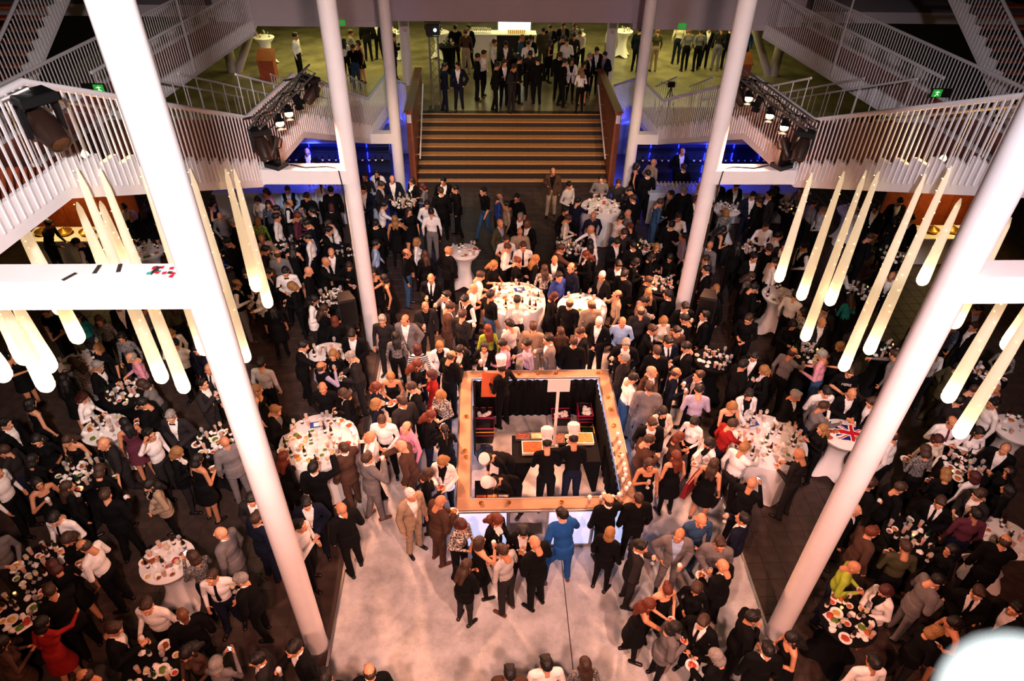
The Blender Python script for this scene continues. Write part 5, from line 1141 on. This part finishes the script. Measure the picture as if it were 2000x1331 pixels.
# confetti strips on the near left beam
CF = [('dark', '2b2422'), ('red', 'a8102c'), ('teal', '1c8f86')]
rr = random.Random(2)
for i in range(16):
    c = CF[0] if i < 7 else CF[1] if i % 5 else CF[2]
    x = -3.95-(.3*rr.random() if i > 3 else [.55, .95, .75, .2][i]); L_ = .14 if i < 4 else .035
    tag(link('paper_strip', MB().add([(-.02, -L_/2, 0), (.02, -L_/2, 0), (.024, L_/2, .006), (-.016, L_/2, .004), (-.02, -L_/2, .003), (.02, -L_/2, .003), (.024, L_/2, .009), (-.016, L_/2, .007)], [(3, 2, 1, 0), (4, 5, 6, 7), (0, 1, 5, 4), (1, 2, 6, 5), (2, 3, 7, 6), (3, 0, 4, 7)]).mesh('paper_strip', mat('strip_'+c[0], c[1], .7)), None, (x, 5.6+rr.uniform(-.08, .08), 7.131), rr.uniform(-.6, .3)), '%s paper strip lying on the near left beam' % c[0], 'confetti', 'paper strips on the near left beam')

# ------------------------------------------------------------------ bars under the galleries, food stations
PALEBLUE = mat('pale_bar_front', 'b9c4d4', .5); DARKSHELF = mat('dark_shelf', '14141c', .6)
for sx, nm in ((-1, 'left'), (1, 'right')):
    x0, x1 = (4.15, 9.2)
    bar = thing('bar_counter', 'long pale-fronted bar under the %s stair' % nm, 'bar', (0, 0, 0))
    X_ = sorted((sx*x0, sx*x1))
    for k in range(4):
        w_ = (X_[1]-X_[0])/4; part('front_panel', MB().bbox(X_[0]+k*w_+.01, X_[0]+(k+1)*w_-.01, 19.3, 19.34, .02, 1.06, .005), PALEBLUE, bar)
    part('counter_top', MB().bbox(X_[0]-.05, X_[1]+.05, 19.24, 19.95, 1.07, 1.12, .01), PALEBLUE, bar)
    part('carcass', MB().box(X_[0]+.02, X_[1]-.02, 19.35, 19.9, 0, 1.06), DARKSHELF, bar)
    bk = thing('back_shelf', 'dark bottle shelf glowing blue behind the %s bar' % nm, 'shelf', (0, 0, 0))
    part('back_board', MB().bbox(X_[0], X_[1], 22.0, 22.06, 0, 2.0, .01), mat('blue_back_board', '1a2350', .5), bk)
    for k in range(3): part('shelf_board', MB().bbox(X_[0], X_[1], 21.65, 22.0, .5+k*.45, .53+k*.45, .005), DARKSHELF, bk)
    for k in range(5): part('blue_tube_light', MB().tube([(X_[0]+.5+k*.95, 21.97, .2), (X_[0]+.5+k*.95, 21.97, 1.9)], .018, 6), mat('blue_tube', '2030ff', .4, emit='1420ff', strength=5), bk)
    rr = random.Random(sx+9)
    for k in range(36): ware('wine', (sx*(4.3+.12*(k % 18)), 19.5+.13*(k//18), 1.12), rr, 'the %s bar' % nm)
    for k in range(20): ware('bottle', (sx*(4.4+k*.22), 21.8, .98), rr, 'the shelf behind the %s bar' % nm)
    stx, sty = sx*12.7, 17.2
    fs = thing('food_station', 'yellow-lit buffet table under the %s gallery' % nm, 'table', (stx, sty, 0))
    part('table_top', MB().bbox(-1.0, 1.0, -.4, .4, .86, .9, .01), WHITECLOTH, fs); part('cloth_skirt', MB().bbox(-.98, .98, -.38, .38, .02, .86, .01), WHITECLOTH, fs)
    sc_ = thing('folding_screen', 'dark red-brown screen behind the %s buffet table' % nm, 'screen', (stx, sty+1.2, 0))
    for k in range(3): part('screen_panel', MB().bbox(-1.6+k*1.07, -.55+k*1.07, -.03, .03, 0, 2.3, .01), WOODRED, sc_)
    for k in range(3):
        o = tag(link('chafing_dish', MB().lathe([(.16, 0), (.2, .08), (.2, .1), (.0, .2)], 18).mesh('chafing_dish', GOLD, True), None, (stx-.6+.6*k, sty, .9)), '%s gold chafing dish on the %s buffet table' % (['first', 'second', 'third'][k], nm), 'dish'); part('lid_knob', MB().lathe([(.02, .2), (.03, .22), (0, .24)], 10), GOLD, o, True)
    point('buffet_lamp', (stx, sty-.2, 2.0), 22, AMBER, .1)

# ------------------------------------------------------------------ foyer
for sx, nm in ((-1, 'left'), (1, 'right')):
    c = thing('foyer_column', 'pale foyer column with a no-smoking sign above the %s parapet' % nm, 'column', (sx*4.0, 27.9, FZ)); part('shaft', MB().lathe([(.2, 0), (.2, 3.3)], 24), WHITE, c, True)
    sgn = part('no_smoking_disc', MB().lathe([(.075, 0), (.075, .008), (0, .008)], 20), CHINA, c); sgn.rotation_euler = (PI/2, 0, 0); sgn.location = (-.04*sx, -.2, 2.1)
    RD = mat('sign_red', 'b02020', .5); k = part('red_ring', MB().tube([(.065*math.cos(t), .065*math.sin(t), .01) for t in np.linspace(0, 2*PI, 25)], .009, 5), RD, sgn); part('red_bar', MB().tube([(-.045, .045, .012), (.045, -.045, .012)], .008, 5), RD, sgn); part('cigarette', MB().box(-.04, .04, -.008, .008, .008, .012), BLACKM, sgn)
    s2 = thing('slanted_column', 'grey slanted pillar pair at the %s end of the foyer' % nm, 'column', (sx*11.3, 29.3, FZ))
    part('upright', MB().lathe([(.2, 0), (.2, 3.3)], 20), MAUVE, s2, True); part('leaning_shaft', MB().tube([(-sx*.2, 0, 0), (-sx*2.0, 0, 3.3)], .16, 16), MAUVE, s2, True)
    g_ = tag(link('fascia_exit_sign', MB().bbox(-.13, .13, -.02, 0, 0, .17, .004).mesh('fascia_exit_sign', mat('exit_green', '1f7a2a')), None, (sx*5.6, 23.98, 4.72)), 'small green exit sign on the foyer front above the %s stair' % nm, 'sign')
    part('arrow', MB().box(-.05, .05, -.025, -.02, .07, .1), CHINA, g_)
    lc = thing('lectern', 'brown slanted lectern standing on the %s foyer floor' % nm, 'lectern', (sx*9.6, 28.5, FZ))
    part('body', MB().hexa([(-.3, -.25, 0), (.3, -.25, 0), (.3, .25, 0), (-.3, .25, 0), (-.3, -.25, .75), (.3, -.25, .75), (.3, .25, 1.05), (-.3, .25, 1.05)]), WOODRED, lc); part('reading_board', MB().hexa([(-.34, -.3, .74), (.34, -.3, .74), (.34, .28, 1.06), (-.34, .28, 1.06), (-.34, -.3, .77), (.34, -.3, .77), (.34, .28, 1.09), (-.34, .28, 1.09)]), WOODPANEL, lc)
me_w, top_w, _, _ = cloth_table_mesh('w'); me_k, top_k, _, _ = cloth_table_mesh('k')
for (px, py, kd, ph) in ((515, 72, 'w', 'at the far left of the foyer'), (770, 62, 'w', 'behind the left foyer column'), (1218, 60, 'w', 'beside the right foyer column'), (858, 62, 'w', 'behind the truss tower'), (874, 88, 'k', 'in front of the truss tower table'), (1000, 108, 'k', 'in the middle of the foyer crowd'), (1125, 66, 'w', 'behind the foyer crowd')):
    P = onz(px, py, FZ+1.08); t = thing('standing_table', '%s stretch-covered cocktail table %s' % ('white' if kd == 'w' else 'black', ph), 'table', (P[0], P[1], FZ), .4, 'standing tables')
    link('cloth_cover', me_w if kd == 'w' else me_k, t); link('table_top', top_w if kd == 'w' else top_k, t); rr = random.Random(px)
    for k in range(7): a_ = rr.uniform(0, 6.28); r_ = .3*math.sqrt((k+.5)/7); ware(['wine', 'bottle', 'tumbler'][k % 3], (P[0]+r_*math.cos(a_+k*2.4), P[1]+r_*math.sin(a_+k*2.4), FZ+1.08), rr, 'the foyer table '+ph)
fb = thing('foyer_bar', 'white lit service bar with stacked glasses at the back of the foyer', 'bar', (-.3, 31.2, FZ))
part('front', MB().bbox(-1.2, -.2, -.3, .3, 0, 1.1, .01), WHITECLOTH, fb); part('service_top', MB().bbox(-1.25, 1.6, -.35, .35, 1.1, 1.14, .01), WHITECLOTH, fb); part('side', MB().bbox(-.1, 1.5, -.2, .3, 0, 1.1, .01), BLACKM, fb)
LW = thing('light_wall', 'bright white lit screen at the back of the foyer', 'screen', (.45, 33.5, FZ)); part('panel', MB().bbox(-.75, .75, 0, .05, 0, 2.4, .01), mat('bright_screen', 'ffffff', .5, emit='e8f0ff', strength=2.2), LW); part('frame', MB().tube([(-.76, -.01, 0), (-.76, -.01, 2.41), (.76, -.01, 2.41), (.76, -.01, 0)], .03, 6), STEEL, LW)
jm = MB().lathe([(.028, 0), (.036, .14), (0, .14)], 10).mesh('juice_glass', mat('yellow_juice', 'e8b010', .2, emit='e8b010', strength=.15), True); jr = MB().lathe([(.03, 0), (.038, .15), (.036, .15)], 10).mesh('glass_wall', GLASS, True)  # faint glow put into the juice colour, which is no light source
for k in range(18): o = tag(link('juice_glass', jm, None, (.1+.085*(k % 9), 31.05+.1*(k//9), FZ+1.14)), 'glass of yellow juice on the foyer bar', 'glass', 'juice glasses on the foyer bar'); link('glass_wall', jr, o)
for k in range(30): ware('wine', (-1.45+.085*(k % 10), 31.0+.1*(k//10), FZ+1.14), random.Random(k), 'the foyer bar')
tt = thing('truss_tower', 'upright aluminium truss tower at the head of the stairs', 'truss', (-2.72, 25.2, FZ))
cs = [(-.15, -.15), (.15, -.15), (.15, .15), (-.15, .15)]
for x, y in cs: part('upright', MB().tube([(x, y, 0), (x, y, 2.55)], .025, 8), STEEL, tt, True)
for k in range(8):
    for i in range(4): p0 = cs[i]; p1 = cs[(i+1) % 4]; part('brace', MB().tube([(p0[0], p0[1], .1+k*.3), (p1[0], p1[1], .4+k*.3)], .01, 5), STEEL, tt)
part('foot_plate', MB().bbox(-.3, .3, -.3, .3, 0, .03, .005), BLACKM, tt)
tl = thing('tower_light', 'teal-white floodlight on top of the truss tower', 'lamp', (-2.72, 25.2, FZ+2.56))
part('housing', MB().bbox(-.24, .24, -.14, .14, .05, .38, .02), BLACKM, tl); part('bracket', MB().tube([(-.27, 0, .2), (-.27, 0, .45), (.27, 0, .45), (.27, 0, .2)], .02, 6), BLACKM, tl); part('foot', MB().bbox(-.2, .2, -.15, .15, 0, .05, .01), BLACKM, tl); part('lamp_face', MB().lathe([(.05, 0), (.05, .01), (0, .015)], 14), mat('teal_led', 'd0fff8', .4, emit='a0fff0', strength=14), tl)
tl.children[-1].rotation_euler = (PI/2, 0, 0); tl.children[-1].location = (.08, -.15, .22)
spot('tower_spot', (-2.64, 25.0, 4.33), (-3.0, 22, 1.0), 25, (.3, 1, .9), 120, .5, .1)
P = onz(1280, 188, 2.45); tp = thing('tripod', 'black camera tripod on the right gallery landing', 'tripod', (P[0], 22.2, 2.45))
for k in range(3): a_ = k*2.094+.3; part('leg', MB().tube([(0, 0, .95), (.3*math.cos(a_), .3*math.sin(a_), 0)], .015, 6), BLACKM, tp, True)
part('camera_head', MB().bbox(-.12, .1, -.06, .06, .95, 1.12, .015), BLACKM, tp); part('pan_handle', MB().tube([(0, 0, 1.0), (-.35, .05, 1.08)], .01, 6), BLACKM, tp)
mn = thing('stage_monitor', 'black floor loudspeaker on the left gallery landing', 'loudspeaker', (-5.25, 21.7, 2.45), .4)
part('cabinet', MB().hexa([(-.4, -.25, 0), (.4, -.25, 0), (.4, .25, 0), (-.4, .25, 0), (-.4, -.12, .5), (.4, -.12, .5), (.4, .25, .5), (-.4, .25, .5)]), BLACKM, mn); part('grille', MB().hexa([(-.36, -.26, .04), (.36, -.26, .04), (.36, -.25, .04), (-.36, -.25, .04), (-.36, -.15, .46), (.36, -.15, .46), (.36, -.13, .46), (-.36, -.13, .46)]), mat('speaker_cabinet', '1a1512'), mn)
# out-of-focus white lamp right below the camera, at the balcony rail
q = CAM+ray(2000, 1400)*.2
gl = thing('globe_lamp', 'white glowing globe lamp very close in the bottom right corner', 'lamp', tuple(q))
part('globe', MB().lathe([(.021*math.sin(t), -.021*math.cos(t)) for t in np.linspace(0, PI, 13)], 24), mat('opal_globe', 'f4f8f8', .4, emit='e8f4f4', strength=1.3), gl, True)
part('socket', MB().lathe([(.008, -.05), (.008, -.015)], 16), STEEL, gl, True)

for sx, (u, v), nm in ((-1, (166, 302), 'left'), (1, (1842, 310), 'right')):
    P = ong(u, v, sx, .35); wl = thing('work_lamp', 'small bright bare lamp behind the %s gallery balusters' % nm, 'lamp', tuple(P))
    part('bulb', MB().lathe([(0, -.05), (.035, -.035), (.05, 0), (.035, .035), (.015, .06), (.015, .08)], 14), mat('bare_bulb', 'fff0c0', .4, emit='ffd880', strength=12), wl, True)
    part('lamp_holder', MB().lathe([(.02, .07), (.025, .12), (.01, .16)], 10), BLACKM, wl, True)
    point('work_bulb', (P[0]-sx*.12, P[1], P[2]), 14, AMBER, .05)

for p in PEOPLE:
    if (p.u, p.v) == (1658, 726):
        cu = bpy.data.curves.new('tee_lettering', 'FONT'); cu.body = 'MERE'; cu.size = .085; cu.align_x = 'CENTER'; cu.extrude = .002
        to = bpy.data.objects.new('tee_lettering', cu); COL.objects.link(to); bpy.context.view_layer.update()
        me = bpy.data.meshes.new_from_object(to); bpy.data.objects.remove(to); me.name = 'tee_lettering'; me.materials.append(CHINA)
        k = link('tee_lettering', me, p.o, tuple(bendpt((0, -.128, 1.3), POSES[p.pose][4]))); k.rotation_euler = (PI/2-.12, 0, 0)

for p in PEOPLE:
    if (p.u, p.v) == (1394, 909):
        q = Matrix.Rotation(p.rz, 3, 'Z') @ Vector((.3, .02, 0)); bg = thing('shoulder_bag', 'large red shoulder bag hanging beside a woman right of the kiosk', 'bag', (p.x+q.x, p.y+q.y, .62), p.rz+PI/2)
        RB = mat('red_leather', '7c1512', .5, bump=.2, bscale=20)
        part('bag_body', MB().hexa([(-.22, -.05, 0), (.22, -.05, 0), (.22, .05, 0), (-.22, .05, 0), (-.15, -.03, .36), (.15, -.03, .36), (.15, .03, .36), (-.15, .03, .36)]), RB, bg)
        part('strap', MB().tube([(-.14, 0, .35), (-.08, .06, .62), (0, .1, .74), (.08, .06, .62), (.14, 0, .35)], .012, 6), RB, bg, True)
